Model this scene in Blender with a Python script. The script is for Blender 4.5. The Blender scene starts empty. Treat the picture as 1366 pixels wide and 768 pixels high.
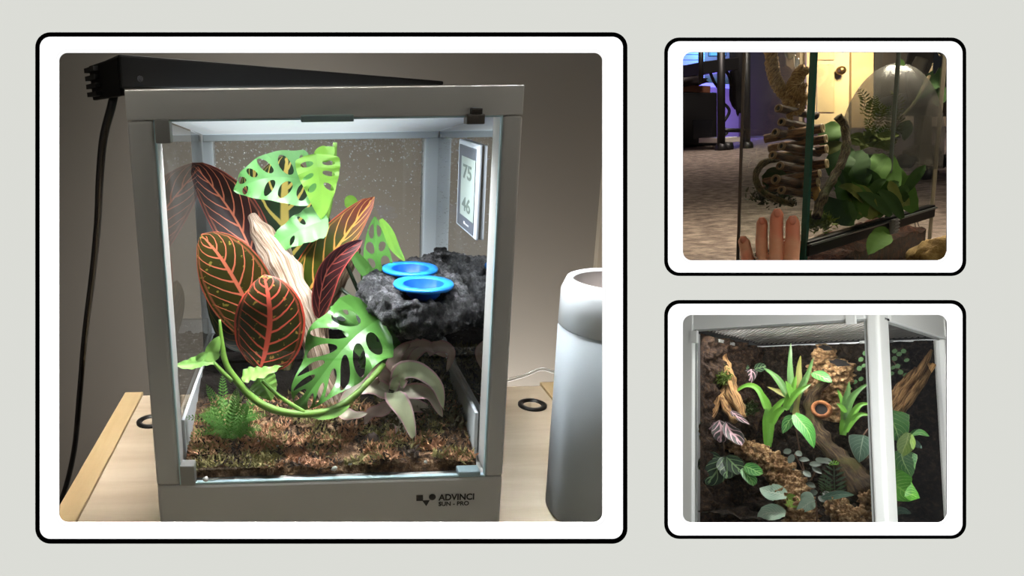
import bpy, bmesh, math, random
from mathutils import Vector, Matrix, noise
random.seed(7)
R = random.Random(11)
sc = bpy.context.scene
COL = sc.collection

# ------------------------------------------------------------------ camera
PX, PY, F = 435.0, 383.0, 974.0            # principal point and focal length in pixels of the 1366x768 frame
CAM = Vector((0.0, 0.0, 1.17))
_V = Vector((47, 3562, 974)).normalized()  # world "down" seen from the camera (x right, y down, z forward)
_Z = Vector((-32, -266, 974)); _Z = (_Z - _V * _Z.dot(_V)).normalized()
_X = _V.cross(_Z)
EX = Vector((_X[0], _Z[0], -_V[0]))        # camera right / down / forward in world axes
EY = Vector((_X[1], _Z[1], -_V[1]))
EZ = Vector((_X[2], _Z[2], -_V[2]))
cd = bpy.data.cameras.new('camera')
cd.sensor_fit = 'HORIZONTAL'; cd.sensor_width = 36.0
cd.lens = F / 1366.0 * 36.0
cd.shift_x = (683.0 - PX) / 1366.0; cd.shift_y = (383.0 - 384.0) / 1366.0
cd.clip_start = 0.02; cd.clip_end = 60
cam = bpy.data.objects.new('camera', cd); COL.objects.link(cam)
mw = Matrix.Identity(4)
for i in range(3):
    mw[i][0] = EX[i]; mw[i][1] = -EY[i]; mw[i][2] = -EZ[i]; mw[i][3] = CAM[i]
cam.matrix_world = mw
sc.camera = cam

# ------------------------------------------------------------------ world, sun, exposure
wd = bpy.data.worlds.new('world'); sc.world = wd; wd.use_nodes = True
wd.node_tree.nodes['Background'].inputs[0].default_value = (0.9, 0.95, 1.0, 1)
wd.node_tree.nodes['Background'].inputs[1].default_value = 0.015
GRAZE = math.radians(7)
sl = bpy.data.lights.new('sun', 'SUN'); sl.energy = 27.2; sl.angle = math.radians(0.5)
so = bpy.data.objects.new('sun', sl); COL.objects.link(so)
sd = EY * math.cos(GRAZE) + EZ * math.sin(GRAZE)         # rakes down across the display wall
so.rotation_euler = sd.to_track_quat('-Z', 'Y').to_euler()
so.location = CAM - sd * 2
vs = sc.view_settings
vs.view_transform = 'Standard'; vs.look = 'None'; vs.exposure = 0.0; vs.gamma = 1.0; vs.use_curve_mapping = False
sc.cycles.transparent_max_bounces = 32
sc.cycles.max_bounces = 10
sc.cycles.caustics_reflective = False; sc.cycles.caustics_refractive = False
sc.cycles.sample_clamp_indirect = 4.0

# ------------------------------------------------------------------ pixel -> world
def ray(x, y):
    return EX * (x - PX) + EY * (y - PY) + EZ * F
def D(x, y, z):                     # point at camera depth z
    return CAM + ray(x, y) * (z / F)
def onY(x, y, Y):
    r = ray(x, y); return CAM + r * (Y / r.y)
def onZ(x, y, z):                   # z relative to eye height
    r = ray(x, y); return CAM + r * (z / r.z)
def onX(x, y, X):
    r = ray(x, y); return CAM + r * (X / r.x)
def onP(x, y, o, n):
    r = ray(x, y); return CAM + r * ((o - CAM).dot(n) / r.dot(n))
def zc(p):
    return (p - CAM).dot(EZ)
def area(name, loc, look, sx, sy, power, col=(1, 1, 1), spread=180, xax=None):
    l = bpy.data.lights.new(name, 'AREA'); l.shape = 'RECTANGLE'; l.size = sx; l.size_y = sy; l.energy = power; l.color = col
    l.spread = math.radians(spread)
    o = bpy.data.objects.new(name, l); COL.objects.link(o); o.location = loc
    o.rotation_euler = (Vector(look) - Vector(loc)).to_track_quat('-Z', 'Y').to_euler()
    if xax is not None:
        z = (Vector(loc) - Vector(look)).normalized(); x = (Vector(xax) - z * z.dot(Vector(xax))).normalized(); y = z.cross(x)
        o.rotation_euler = Matrix((x, y, z)).transposed().to_euler()
    return o

# ------------------------------------------------------------------ materials
def lin(c):
    return tuple(((v / 255) / 12.92 if v / 255 <= 0.04045 else ((v / 255 + 0.055) / 1.055) ** 2.4) for v in c)
def C4(c):
    return (*lin(c), 1)
class N:
    """tiny node-graph helper"""
    def __init__(s, name):
        s.m = bpy.data.materials.new(name); s.m.use_nodes = True
        s.t = s.m.node_tree; s.b = s.t.nodes['Principled BSDF']; s.out = s.t.nodes['Material Output']
    def n(s, typ, **kw):
        nd = s.t.nodes.new(typ)
        for k, v in kw.items(): setattr(nd, k, v)
        return nd
    def l(s, a, b): s.t.links.new(a, b)
    def val(s, sock, v):
        if hasattr(v, 'is_output') or isinstance(v, bpy.types.NodeSocket): s.l(v, sock)
        else: sock.default_value = v
    def math(s, op, a, b=0.0, c=0.0):
        nd = s.n('ShaderNodeMath', operation=op)
        for i, v in enumerate((a, b, c)): s.val(nd.inputs[i], v)
        return nd.outputs[0]
    def step(s, x, e0, e1):              # smoothstep
        nd = s.n('ShaderNodeMapRange', interpolation_type='SMOOTHSTEP')
        for i, v in enumerate((x, e0, e1, 0.0, 1.0)): s.val(nd.inputs[i], v)
        return nd.outputs[0]
    def mix(s, f, a, b):
        nd = s.n('ShaderNodeMix', data_type='RGBA')
        s.val(nd.inputs[0], f); s.val(nd.inputs[6], a); s.val(nd.inputs[7], b)
        return nd.outputs[2]
    def noise(s, scale, detail=4, rough=0.55, vec=None, dist=0.0):
        nd = s.n('ShaderNodeTexNoise'); nd.inputs['Scale'].default_value = scale
        nd.inputs['Detail'].default_value = detail; nd.inputs['Roughness'].default_value = rough
        nd.inputs['Distortion'].default_value = dist
        s.l(vec if vec is not None else s.obj(), nd.inputs['Vector']); return nd.outputs[0]
    def obj(s):
        return s.n('ShaderNodeTexCoord').outputs['Object']
    def uv(s):
        return s.n('ShaderNodeTexCoord').outputs['UV']
    def bump(s, h, strength=0.4, dist=0.002):
        nd = s.n('ShaderNodeBump'); nd.inputs['Strength'].default_value = strength; nd.inputs['Distance'].default_value = dist
        s.l(h, nd.inputs['Height']); s.l(nd.outputs[0], s.b.inputs['Normal'])
    def fin(s, col=None, rough=0.5, metal=0.0, spec=0.5):
        if col is not None: s.val(s.b.inputs['Base Color'], col)
        s.val(s.b.inputs['Roughness'], rough); s.b.inputs['Metallic'].default_value = metal
        s.b.inputs['Specular IOR Level'].default_value = spec
        return s.m
def plain(name, c, rough=0.5, metal=0.0, var=0.06, scale=30, spec=0.5, bump=0.0):
    g = N(name); a = C4(c); b = tuple(v * (1 - var * 2.5) for v in a[:3]) + (1,)
    nz = g.noise(scale, 3)
    if bump: g.bump(nz, bump)
    return g.fin(g.mix(nz, a, b) if var else a, rough, metal, spec)
def mottled(name, cols, scale=40, rough=0.8, bump=0.5, bdist=0.003, detail=8, spec=0.3, scale2=None):
    g = N(name); nz = g.noise(scale, detail, 0.65)
    r = g.n('ShaderNodeValToRGB'); g.l(nz, r.inputs[0]); e = r.color_ramp.elements
    while len(e) < len(cols): e.new(0.5)
    for i, c in enumerate(cols):
        e[i].position = 0.3 + 0.4 * i / max(1, len(cols) - 1); e[i].color = C4(c)
    if bump: g.bump(g.noise(scale2 or scale * 2.5, 6, 0.7), bump, bdist)
    return g.fin(r.outputs[0], rough, 0, spec)
def glass(name, tint=(1, 1, 1), refl=1.0, rough=0.0, dirt=0.0):
    g = N(name); g.t.nodes.remove(g.b)
    tr = g.n('ShaderNodeBsdfTransparent'); tr.inputs[0].default_value = (*tint, 1)
    gl = g.n('ShaderNodeBsdfGlossy'); gl.inputs['Roughness'].default_value = rough
    fr = g.n('ShaderNodeFresnel'); fr.inputs[0].default_value = 1.5
    mx = g.n('ShaderNodeMixShader'); g.l(g.math('MULTIPLY', fr.outputs[0], refl), mx.inputs[0])
    g.l(tr.outputs[0], mx.inputs[1]); g.l(gl.outputs[0], mx.inputs[2])
    o = mx.outputs[0]
    if dirt:
        df = g.n('ShaderNodeBsdfDiffuse'); df.inputs[0].default_value = (.75, .78, .8, 1)
        m2 = g.n('ShaderNodeMixShader'); g.l(g.math('MULTIPLY', g.step(g.noise(9, 5, .6), .45, .8), dirt), m2.inputs[0])
        g.l(o, m2.inputs[1]); g.l(df.outputs[0], m2.inputs[2]); o = m2.outputs[0]
    g.l(o, g.out.inputs[0]); return g.m
def emit(name, c, strength):
    g = N(name); g.b.inputs['Base Color'].default_value = C4(c)
    g.b.inputs['Emission Color'].default_value = C4(c); g.b.inputs['Emission Strength'].default_value = strength
    return g.m
def wood(name, light, dark, scale=6.0, ax=1, rough=0.55, bump=0.25, stretch=12.0):
    g = N(name); mp = g.n('ShaderNodeMapping'); s = [stretch, stretch, stretch]; s[ax] = 1.0
    mp.inputs['Scale'].default_value = s; g.l(g.obj(), mp.inputs[0])
    nz = g.noise(scale, 6, 0.6, mp.outputs[0], 0.4)
    if bump: g.bump(nz, bump)
    return g.fin(g.mix(g.step(nz, .3, .75), C4(light), C4(dark)), rough, 0, 0.3)
def grainwood(name, light, mid, dark, nu=9, nv=2.2, rough=0.7, bump=0.8, moss=None):
    """wood whose grain runs along a tube's length (UV v)"""
    g = N(name); mp = g.n('ShaderNodeMapping'); mp.inputs['Scale'].default_value = (nu, nv, 1); g.l(g.uv(), mp.inputs[0])
    nz = g.noise(3.0, 7, 0.65, mp.outputs[0], 0.6)
    r = g.n('ShaderNodeValToRGB'); g.l(nz, r.inputs[0]); e = r.color_ramp.elements; e.new(0.5)
    for i, (p, c) in enumerate(((.36, dark), (.5, mid), (.64, light))): e[i].position = p; e[i].color = C4(c)
    col = r.outputs[0]
    if moss: col = g.mix(g.step(g.noise(22, 4), .5, .62), col, C4(moss))
    g.bump(nz, bump, 0.004); return g.fin(col, rough, 0, 0.25)
def leafmat(name, base, base2, vein, nv=7, mid=0.05, lat=0.05, slant=0.35, edge=None, edgew=0.06, rough=0.35, spec=0.5,
            tip=None, band=None, bandcol=None, speck=None, loop=True, nscale=30, trans=0.0):
    """leaf skin: midrib, slanting side veins that loop before the margin, coloured margin, freckles"""
    g = N(name); sp = g.n('ShaderNodeSeparateXYZ'); g.l(g.uv(), sp.inputs[0])
    wob = g.math('MULTIPLY', g.math('SUBTRACT', g.noise(60, 3), 0.5), 0.10)
    u = g.math('ABSOLUTE', g.math('MULTIPLY_ADD', sp.outputs[0], 2.0, -1.0))
    uw = g.math('ADD', u, g.math('MULTIPLY', wob, .6)); v = sp.outputs[1]
    col = g.mix(g.step(g.noise(nscale, 4), .35, .7), C4(base), C4(base2))
    if tip: col = g.mix(g.step(v, .55, 1.0), col, C4(tip))
    if band: col = g.mix(g.math('SUBTRACT', 1.0, g.step(uw, band - .12, band + .12)), col, C4(bandcol))
    if speck:
        col = g.mix(g.step(g.noise(160, 2), .63, .68), col, C4(speck))
    if vein:
        ph = g.math('MULTIPLY', g.math('SUBTRACT', g.math('ADD', v, g.math('MULTIPLY', wob, .25)), g.math('MULTIPLY', g.math('POWER', u, 1.3), slant)), nv)
        side = g.math('MULTIPLY', g.math('GREATER_THAN', sp.outputs[0], .5), .37)
        fr = g.math('ABSOLUTE', g.math('SUBTRACT', g.math('FRACT', g.math('ADD', ph, side)), .5))
        lw = g.math('MULTIPLY', lat, g.math('SUBTRACT', 1.35, g.math('MULTIPLY', u, .8)))
        vm = g.math('SUBTRACT', 1.0, g.step(fr, lw, g.math('MULTIPLY', lw, 1.9)))
        if loop:
            # veins fork into an arch near the margin
            d = g.math('ABSOLUTE', g.math('SUBTRACT', uw, g.math('SUBTRACT', .86, g.math('MULTIPLY', g.math('POWER', g.math('MULTIPLY', fr, 2.0), 2.0), -0.0))))
            vm = g.math('MAXIMUM', g.math('MULTIPLY', vm, g.math('SUBTRACT', 1.0, g.step(uw, .84, .9))),
                        g.math('MULTIPLY', g.math('SUBTRACT', 1.0, g.step(d, .015, .05)), .3))
        mm = g.math('SUBTRACT', 1.0, g.step(u, mid, mid * 1.7))
        col = g.mix(g.math('MAXIMUM', vm, mm), col, C4(vein))
    if edge: col = g.mix(g.step(uw, 1 - edgew * 1.6, 1 - edgew), col, C4(edge))
    g.bump(g.noise(90, 3), 0.15, 0.001)
    m = g.fin(col, rough, 0, spec)
    if trans:
        tl = g.n('ShaderNodeBsdfTranslucent'); g.l(col, tl.inputs[0]); mx = g.n('ShaderNodeMixShader'); mx.inputs[0].default_value = trans
        g.l(g.b.outputs[0], mx.inputs[1]); g.l(tl.outputs[0], mx.inputs[2]); g.l(mx.outputs[0], g.out.inputs[0])
    return m

# ------------------------------------------------------------------ objects
def link(o, parent=None):
    COL.objects.link(o)
    if parent is not None:
        o.parent = parent
        L = parent.location.copy() if parent.parent is None else Vector((0, 0, 0))
        o.matrix_parent_inverse = Matrix.Translation(-L) if parent.type == 'EMPTY' else Matrix.Identity(4)
    return o
def tag(o, label, cat, group=None, kind=None):
    if label: o['label'] = label
    if cat: o['category'] = cat
    if group: o['group'] = group
    if kind: o['kind'] = kind
    return o
def thing(name, loc, label, cat, group=None):
    o = bpy.data.objects.new(name, None); o.empty_display_size = 0.02; COL.objects.link(o); o.location = loc
    return tag(o, label, cat, group)
def mesh(name, vs_, fs, mat, parent=None, smooth=True, uvs=None, kind=None):
    me = bpy.data.meshes.new(name); me.from_pydata([tuple(v) for v in vs_], [], fs); me.validate(); 
    if smooth:
        for p in me.polygons: p.use_smooth = True
    if uvs is not None:
        lay = me.uv_layers.new(name='UVMap')
        for lp in me.loops: lay.data[lp.index].uv = uvs[lp.vertex_index]
    me.materials.append(mat); me.update()
    o = bpy.data.objects.new(name, me); link(o, parent)
    if kind: o['kind'] = kind
    return o
def from_bm(name, bm, mat, parent=None, smooth=False):
    me = bpy.data.meshes.new(name); bm.to_mesh(me); bm.free()
    if smooth:
        for p in me.polygons: p.use_smooth = True
    me.materials.append(mat); o = bpy.data.objects.new(name, me); return link(o, parent)
def struct(o):
    o['kind'] = 'structure'; return o
def hexa(name, p, mat, parent=None, bev=0.0, seg=2):
    """box from eight corners: p[0..3] one face, p[4..7] the opposite face"""
    bm = bmesh.new(); v = [bm.verts.new(q) for q in p]
    for f in ((0, 1, 2, 3), (7, 6, 5, 4), (0, 4, 5, 1), (1, 5, 6, 2), (2, 6, 7, 3), (3, 7, 4, 0)): bm.faces.new([v[i] for i in f])
    bmesh.ops.recalc_face_normals(bm, faces=bm.faces)
    if bev: bmesh.ops.bevel(bm, geom=bm.edges[:], offset=bev, segments=seg, affect='EDGES', profile=0.6)
    return from_bm(name, bm, mat, parent, False)
def box(name, lo, hi, mat, parent=None, bev=0.0, seg=2):
    x0, y0, z0 = lo; x1, y1, z1 = hi
    return hexa(name, [Vector(q) for q in ((x0, y0, z0), (x1, y0, z0), (x1, y1, z0), (x0, y1, z0), (x0, y0, z1), (x1, y0, z1), (x1, y1, z1), (x0, y1, z1))], mat, parent, bev, seg)
def slab(name, o, a, b, c, mat, parent=None, bev=0.0, seg=2):
    o, a, b, c = Vector(o), Vector(a), Vector(b), Vector(c)
    return hexa(name, [o, o + a, o + a + b, o + b, o + c, o + a + c, o + a + b + c, o + b + c], mat, parent, bev, seg)
def quad(name, pts, mat, parent=None):
    return mesh(name, pts, [tuple(range(len(pts)))], mat, parent, False)
def cat(pts, n):
    """Catmull-Rom resampling to n+1 points"""
    pts = [Vector(p) for p in pts]; m = len(pts) - 1; out = []
    for i in range(n + 1):
        t = i / n * m; k = min(int(t), m - 1); f = t - k
        p0 = pts[k - 1] if k else pts[0] * 2 - pts[1]; p1 = pts[k]; p2 = pts[k + 1]
        p3 = pts[k + 2] if k + 2 <= m else pts[m] * 2 - pts[m - 1]
        out.append(0.5 * ((2 * p1) + (p2 - p0) * f + (2 * p0 - 5 * p1 + 4 * p2 - p3) * f * f + (3 * p1 - p0 - 3 * p2 + p3) * f ** 3))
    return out
def lerps(vals, t):
    m = len(vals) - 1; x = t * m; k = min(int(x), m - 1) if m else 0
    return vals[0] if not m else vals[k] + (vals[k + 1] - vals[k]) * (x - k)
def tube_data(pts, radii, n=24, seg=10, rough=0.0, nscale=40, squash=1.0, flat=None, ridge=0.0, nr=5, seed=0, cap=True):
    P = cat(pts, n); vs_, fs, uv = [], [], []
    T = [(P[min(i + 1, n)] - P[max(i - 1, 0)]).normalized() for i in range(n + 1)]
    ref = Vector(flat) if flat is not None else (EZ if abs(T[0].dot(EZ)) < 0.9 else EX)
    s = (ref - T[0] * ref.dot(T[0])).normalized()
    for i in range(n + 1):
        s = (s - T[i] * s.dot(T[i])).normalized(); b = T[i].cross(s); r = lerps(radii, i / n)
        for j in range(seg + 1):
            a = 2 * math.pi * j / seg
            k = 1.0
            if ridge: k += ridge * math.sin(a * nr + 2.5 * math.sin(i / n * 4 + seed))
            d = (s * math.cos(a) * squash + b * math.sin(a)) * r * k
            p = P[i] + d
            if rough:
                jj = a if j < seg else 0.0
                q = P[i] + (s * math.cos(jj) + b * math.sin(jj)) * r
                p = p + d.normalized() * r * rough * noise.noise(q * nscale + Vector((seed, 0, 0)))  if d.length else p
            vs_.append(p); uv.append((j / seg, i / n))
    for i in range(n):
        for j in range(seg):
            a = i * (seg + 1) + j; fs.append((a, a + 1, a + seg + 2, a + seg + 1))
    if cap:
        for e, i in ((0, 0), (1, n)):
            vs_.append(P[i]); uv.append((0.5, float(e))); c = len(vs_) - 1
            for j in range(seg):
                a = i * (seg + 1) + j
                fs.append((c, a + 1, a) if e == 0 else (c, a, a + 1))
    return vs_, fs, uv
def tube(name, pts, radii, mat, parent=None, **kw):
    v, f, u = tube_data(pts, radii, **kw); return mesh(name, v, f, mat, parent, True, u)
def prof_w(kind, v):
    if kind == 'croton': return max(0.0, math.sin(math.pi * min(1, v ** 0.85))) ** 0.62
    if kind == 'heart':
        return (min(1, (v / 0.16)) ** 0.5 if v < .16 else 1.0) * max(0, 1 - ((v - .16) / .84) ** 2.1 if v > .16 else 1) ** 0.8
    if kind == 'round': return max(0.0, math.sin(math.pi * v)) ** 0.5
    if kind == 'strap': return (0.75 + 0.25 * math.sin(math.pi * min(1, v * 1.4))) * max(0, 1 - v ** 4) ** 0.7
    if kind == 'lance': return max(0.0, math.sin(math.pi * (0.08 + 0.92 * v))) ** 0.8
    return 1.0
class Surf:
    def __init__(s, spine, hw, kind='croton', face=None, fold=0.15, wav=0.0, wn=5, asym=(1, 1), twist=0.0, arch=0.0):
        s.P = cat(spine, 32); s.hw = hw; s.kind = kind; s.face = Vector(face) if face is not None else None
        s.fold = fold; s.wav = wav; s.wn = wn; s.asym = asym; s.twist = twist; s.arch = arch
        if s.face is None: s.face = (CAM - s.P[16]).normalized()
        s.ph = R.random() * 6
    def __call__(s, u, v):
        x = min(max(v, 0), 1) * 32; k = min(int(x), 31); p = s.P[k].lerp(s.P[k + 1], x - k)
        t = (s.P[min(k + 2, 32)] - s.P[max(k - 1, 0)]).normalized()
        f = s.face; sd = t.cross(f)
        if sd.length < 1e-4: sd = EX.copy()
        sd.normalize()
        if s.twist: sd = Matrix.Rotation(s.twist * (v - .3), 3, t) @ sd
        n = sd.cross(t).normalized(); w = s.hw * prof_w(s.kind, v) * (s.asym[0] if u < 0 else s.asym[1])
        q = p + sd * (u * w) + n * (s.fold * abs(u) * w - s.arch * u * u * w)
        if s.wav: q = q + n * (s.wav * s.hw * u * u * math.sin(v * s.wn * 6.283 + s.ph + (2 if u < 0 else 0)))
        return q
def leaf(name, parent, mat, spine, hw, kind='croton', nu=4, nv=18, **kw):
    S = Surf(spine, hw, kind, **kw); vs_, fs, uv = [], [], []; W = 2 * nu + 1
    for i in range(nv + 1):
        for j in range(W):
            u = (j - nu) / nu; v = i / nv; vs_.append(S(u, v)); uv.append((u * .5 + .5, v))
    for i in range(nv):
        for j in range(W - 1):
            a = i * W + j; fs.append((a, a + 1, a + W + 1, a + W))
    return mesh(name, vs_, fs, mat, parent, True, uv)
def holeleaf(name, parent, mat, spine, hw, kind='heart', cells=5, slant=0.10, hole=0.62, hu=(0.2, 0.84), skip=(), **kw):
    """fenestrated leaf: every cell between two side veins is a ring around an oval hole"""
    S0 = Surf(spine, hw, kind, **kw); vs_, fs, uv = [], [], []
    def S(u, v):
        vv = v + slant * abs(u) * math.sin(math.pi * min(1, max(0, v)))
        vs_.append(S0(u, min(1, vv))); uv.append((u * .5 + .5, min(1, vv))); return len(vs_) - 1
    def grid(u0, u1, v0, v1, nu, nv):
        ids = [[S(u0 + (u1 - u0) * j / nu, v0 + (v1 - v0) * i / nv) for j in range(nu + 1)] for i in range(nv + 1)]
        for i in range(nv):
            for j in range(nu): fs.append((ids[i][j], ids[i][j + 1], ids[i + 1][j + 1], ids[i + 1][j]))
    va, vb = 0.10, 0.90
    for sgn in (-1, 1):
        grid(0, sgn, 0, va, 6, 3); grid(0, sgn, vb, 1, 6, 4)
        for c in range(cells):
            v0 = va + (vb - va) * c / cells; v1 = va + (vb - va) * (c + 1) / cells
            if (sgn, c) in skip: grid(0, sgn, v0, v1, 6, 4); continue
            m = 6; rect = [(i / m, 0) for i in range(m)] + [(1, i / m) for i in range(m)] + [(1 - i / m, 1) for i in range(m)] + [(0, 1 - i / m) for i in range(m)]
            jit = R.uniform(-.04, .04); uc = (hu[0] + hu[1]) / 2 + jit; ur = (hu[1] - hu[0]) / 2 * R.uniform(.85, 1.08); vr = hole / 2 * R.uniform(.8, 1.1)
            rings = [[], [], []]
            for (a, b) in rect:
                an = math.atan2(b - .5, (a - uc)); ea, eb = uc + ur * math.cos(an), .5 + vr * math.sin(an) * (1 - .25 * math.cos(an))
                for k, f in enumerate((0, .5, 1)):
                    aa, bb = a + (ea - a) * f, b + (eb - b) * f
                    rings[k].append(S(sgn * aa, v0 + (v1 - v0) * bb))
            L = len(rect)
            for k in range(2):
                for i in range(L): fs.append((rings[k][i], rings[k][(i + 1) % L], rings[k + 1][(i + 1) % L], rings[k + 1][i]))
    return mesh(name, vs_, fs, mat, parent, True, uv)
def blob(name, center, r3, mat, parent=None, rough=0.3, nscale=12, sub=3, axes=None, seed=0, fn=None, detail=4):
    bm = bmesh.new(); bmesh.ops.create_icosphere(bm, subdivisions=sub, radius=1.0)
    ax = axes or (Vector((1, 0, 0)), Vector((0, 1, 0)), Vector((0, 0, 1)))
    for v in bm.verts:
        d = v.co.normalized(); k = 1 + rough * noise.fractal(d * nscale * 0.2 + Vector((seed, seed * .7, 0)), 1.0, 2.0, detail)
        q = fn(d) if fn else d
        v.co = Vector(center) + (ax[0] * q.x * r3[0] + ax[1] * q.y * r3[1] + ax[2] * q.z * r3[2]) * k
    return from_bm(name, bm, mat, parent, True)
def lathe(name, prof, origin, mat, parent=None, axis=(0, 0, 1), seg=32, smooth=True):
    ax = Vector(axis).normalized(); s = ax.orthogonal().normalized(); b = ax.cross(s); vs_, fs = [], []
    for (r, h) in prof:
        for j in range(seg):
            a = 2 * math.pi * j / seg; vs_.append(Vector(origin) + ax * h + (s * math.cos(a) + b * math.sin(a)) * r)
    for i in range(len(prof) - 1):
        for j in range(seg): fs.append((i * seg + j, i * seg + (j + 1) % seg, (i + 1) * seg + (j + 1) % seg, (i + 1) * seg + j))
    return mesh(name, vs_, fs, mat, parent, smooth)
def disc(name, c, ax, r, mat, parent=None, seg=24):
    ax = Vector(ax).normalized(); s = ax.orthogonal().normalized(); b = ax.cross(s)
    return mesh(name, [Vector(c) + (s * math.cos(2 * math.pi * j / seg) + b * math.sin(2 * math.pi * j / seg)) * r for j in range(seg)], [tuple(range(seg))], mat, parent, False)
def lettering(name, txt, origin, ax, up, size, mat, parent, bold=0.0):
    cu = bpy.data.curves.new(name, 'FONT'); cu.body = txt; cu.size = 1.0; cu.offset = bold; cu.extrude = 0.01
    t = bpy.data.objects.new(name + '_tmp', cu); COL.objects.link(t)
    bpy.context.view_layer.update(); me = bpy.data.meshes.new_from_object(t.evaluated_get(bpy.context.evaluated_depsgraph_get()))
    bpy.data.objects.remove(t)
    ax, up = Vector(ax).normalized(), Vector(up).normalized(); n = ax.cross(up)
    w = max(v.co.x for v in me.vertices) - min(v.co.x for v in me.vertices); x0 = min(v.co.x for v in me.vertices)
    for v in me.vertices:
        x, y, z = v.co; v.co = Vector(origin) + ax * ((x - x0) * size[0] / w) + up * (y * size[1] / 0.70) + n * (z * 0.02 * 0.5)
    me.materials.clear(); me.materials.append(mat); o = bpy.data.objects.new(name, me); return link(o, parent)

# ================================================================== display wall with three framed openings
BZ = 0.5
def rrect(x0, y0, x1, y1, r, k=10):
    out = []
    for cx, cy, a0 in ((x1 - r, y0 + r, -90), (x1 - r, y1 - r, 0), (x0 + r, y1 - r, 90), (x0 + r, y0 + r, 180)):
        for i in range(k + 1):
            a = math.radians(a0 + 90 * i / k); out.append((cx + r * math.cos(a), cy + r * math.sin(a)))
    return out
def ring(name, outer, inner, mat, parent=None, thick=0.0005):
    n = len(outer); vs_ = []
    for dz in (0, thick):
        for loop in (outer, inner): vs_ += [D(x, y, BZ) + EZ * dz for x, y in loop]
    fs = []
    for i in range(n):
        j = (i + 1) % n
        fs += [(i, j, n + j, n + i), (2 * n + i, 3 * n + i, 3 * n + j, 2 * n + j), (n + i, n + j, 3 * n + j, 3 * n + i), (i, 2 * n + i, 2 * n + j, j)]
    return mesh(name, vs_, fs, mat, parent, False)
m_wall = plain('painted_board', (213, 214, 208), 0.95, var=0.0, spec=0.0)
m_mat = plain('white_card', (255, 255, 255), 0.95, var=0.0, spec=0.0)
m_line = plain('pale_groove', (240, 240, 240), 0.95, var=0.0, spec=0.0)
m_blk = plain('black_lacquer', (1, 1, 1), 0.9, var=0.0, spec=0.0)
FR = [((47, 43, 837, 725, 20), (53, 49, 831, 718.5, 14), (74.5, 66, 808, 701.5, 15), (79, 70.5, 803.5, 696.5, 11),
       'black-bordered white frame around the large view of the red-leaved terrarium'),
      ((886, 50, 1289, 368, 20), (891, 55, 1284, 363.5, 16), (907, 66, 1266, 350.5, 16), (911, 69.5, 1263, 347, 12),
       'black-bordered white frame around the view of fingers pressed on glass'),
      ((886, 400, 1289, 718.5, 20), (891, 405, 1284, 714, 16), (907, 417, 1266, 700.5, 16), (911, 420, 1263, 697, 12),
       'black-bordered white frame around the tank with planted soil background')]
bm = bmesh.new(); edges = []
for loop in [[(-1500, -1900), (2900, -1900), (2900, 2600), (-1500, 2600)]] + [rrect(*f[0]) for f in FR]:
    vv = [bm.verts.new(D(x, y, BZ)) for x, y in loop]
    edges += [bm.edges.new((vv[i], vv[(i + 1) % len(vv)])) for i in range(len(vv))]
bmesh.ops.triangle_fill(bm, use_beauty=True, use_dissolve=False, edges=edges)
struct(from_bm('wall_front', bm, m_wall))
for f in FR:
    lo = [rrect(*f[i]) for i in range(4)]
    t = thing('picture_frame', D((f[0][0] + f[0][2]) / 2, f[0][3], BZ), f[4], 'frame', 'frames on the pale wall')
    ring('border', lo[0], lo[1], m_blk, t)
    grow = [rrect(f[2][0] + .7, f[2][1] + .7, f[2][2] - .7, f[2][3] - .7, f[2][4])]
    ring('mat', lo[1], lo[2], m_mat, t); ring('mat_groove', lo[2], grow[0], m_line, t); ring('mat_lip', grow[0], lo[3], m_mat, t)
# added unseen slab behind the wall, blocks the sun lamp from the rooms
struct(quad('sun_blocker', [D(-1500, -1880, BZ), D(2900, -1880, BZ), D(2900, -1880, BZ) + EZ * 12 + EX * 10 - EY * 8, D(-1500, -1880, BZ) + EZ * 12 - EX * 3 - EY * 8], plain('blocker_board', (60, 58, 55), .9)))

# ================================================================== ROOM 1: terrarium on a maple desk
EZ0 = CAM.z
YF = 0.6037; TX0, TX1 = -0.141, 0.179; YB = YF + 0.315
def W(x, y, z): return Vector((x, y, EZ0 + z))
def M(px, py, d): return onY(px, py, YF + d)       # d = metres behind the tank's front face
m_plaster = plain('warm_plaster', (150, 145, 138), 0.9, var=0.02, scale=3, bump=0.05)
struct(quad('wall_back', [W(-1.2, 1.16, -1.17), onY(897, 1420, 1.16), onY(897, -420, 1.16), W(-1.2, 1.16, .75)], m_plaster))
struct(quad('wall_left', [W(-1.2, .35, -1.17), W(-1.2, 1.16, -1.17), W(-1.2, 1.16, .75), W(-1.2, .35, .75)], m_plaster))
struct(quad('floor', [W(-1.2, .15, -1.17), W(.62, .15, -1.17), W(.62, 1.16, -1.17), W(-1.2, 1.16, -1.17)], plain('dark_floorboard', (70, 60, 52), .7)))
p0 = D(PX + .478 * F, 383, .503); p1 = D(PX + .478 * F, 383, 1.6)
struct(quad('wall_right', [p0 - EY * 1.0, p0 + EY * 1.2, p1 + EY * 1.2, p1 - EY * 1.0], m_plaster))
# pale door casing on the back wall
x_ = onY(797, 330, 1.15).x
struct(box('trim_1', (x_, 1.145, 0.0), (x_ + .05, 1.16, EZ0 + .7), plain('cream_trim', (205, 196, 180), .6)))
area('ceiling_lamp', W(-.05, .83, .58), W(-.05, .74, -.4), .25, .25, 4.6, (1.0, .95, .88), 75)
area('cylinder_fill', W(.19, .66, .30), W(.285, .60, -.32), .08, .08, .42, (.88, .95, 1.0), 50)  # added unseen fill, brightens the white cylinder and desk beside it
area('wall_fill', W(.26, 1.02, -.72), W(.24, 1.16, -.20), .50, .06, 3.3, (1.0, .95, .88))  # added fill hidden behind the desk, stands in for tank light on the wall

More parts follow.
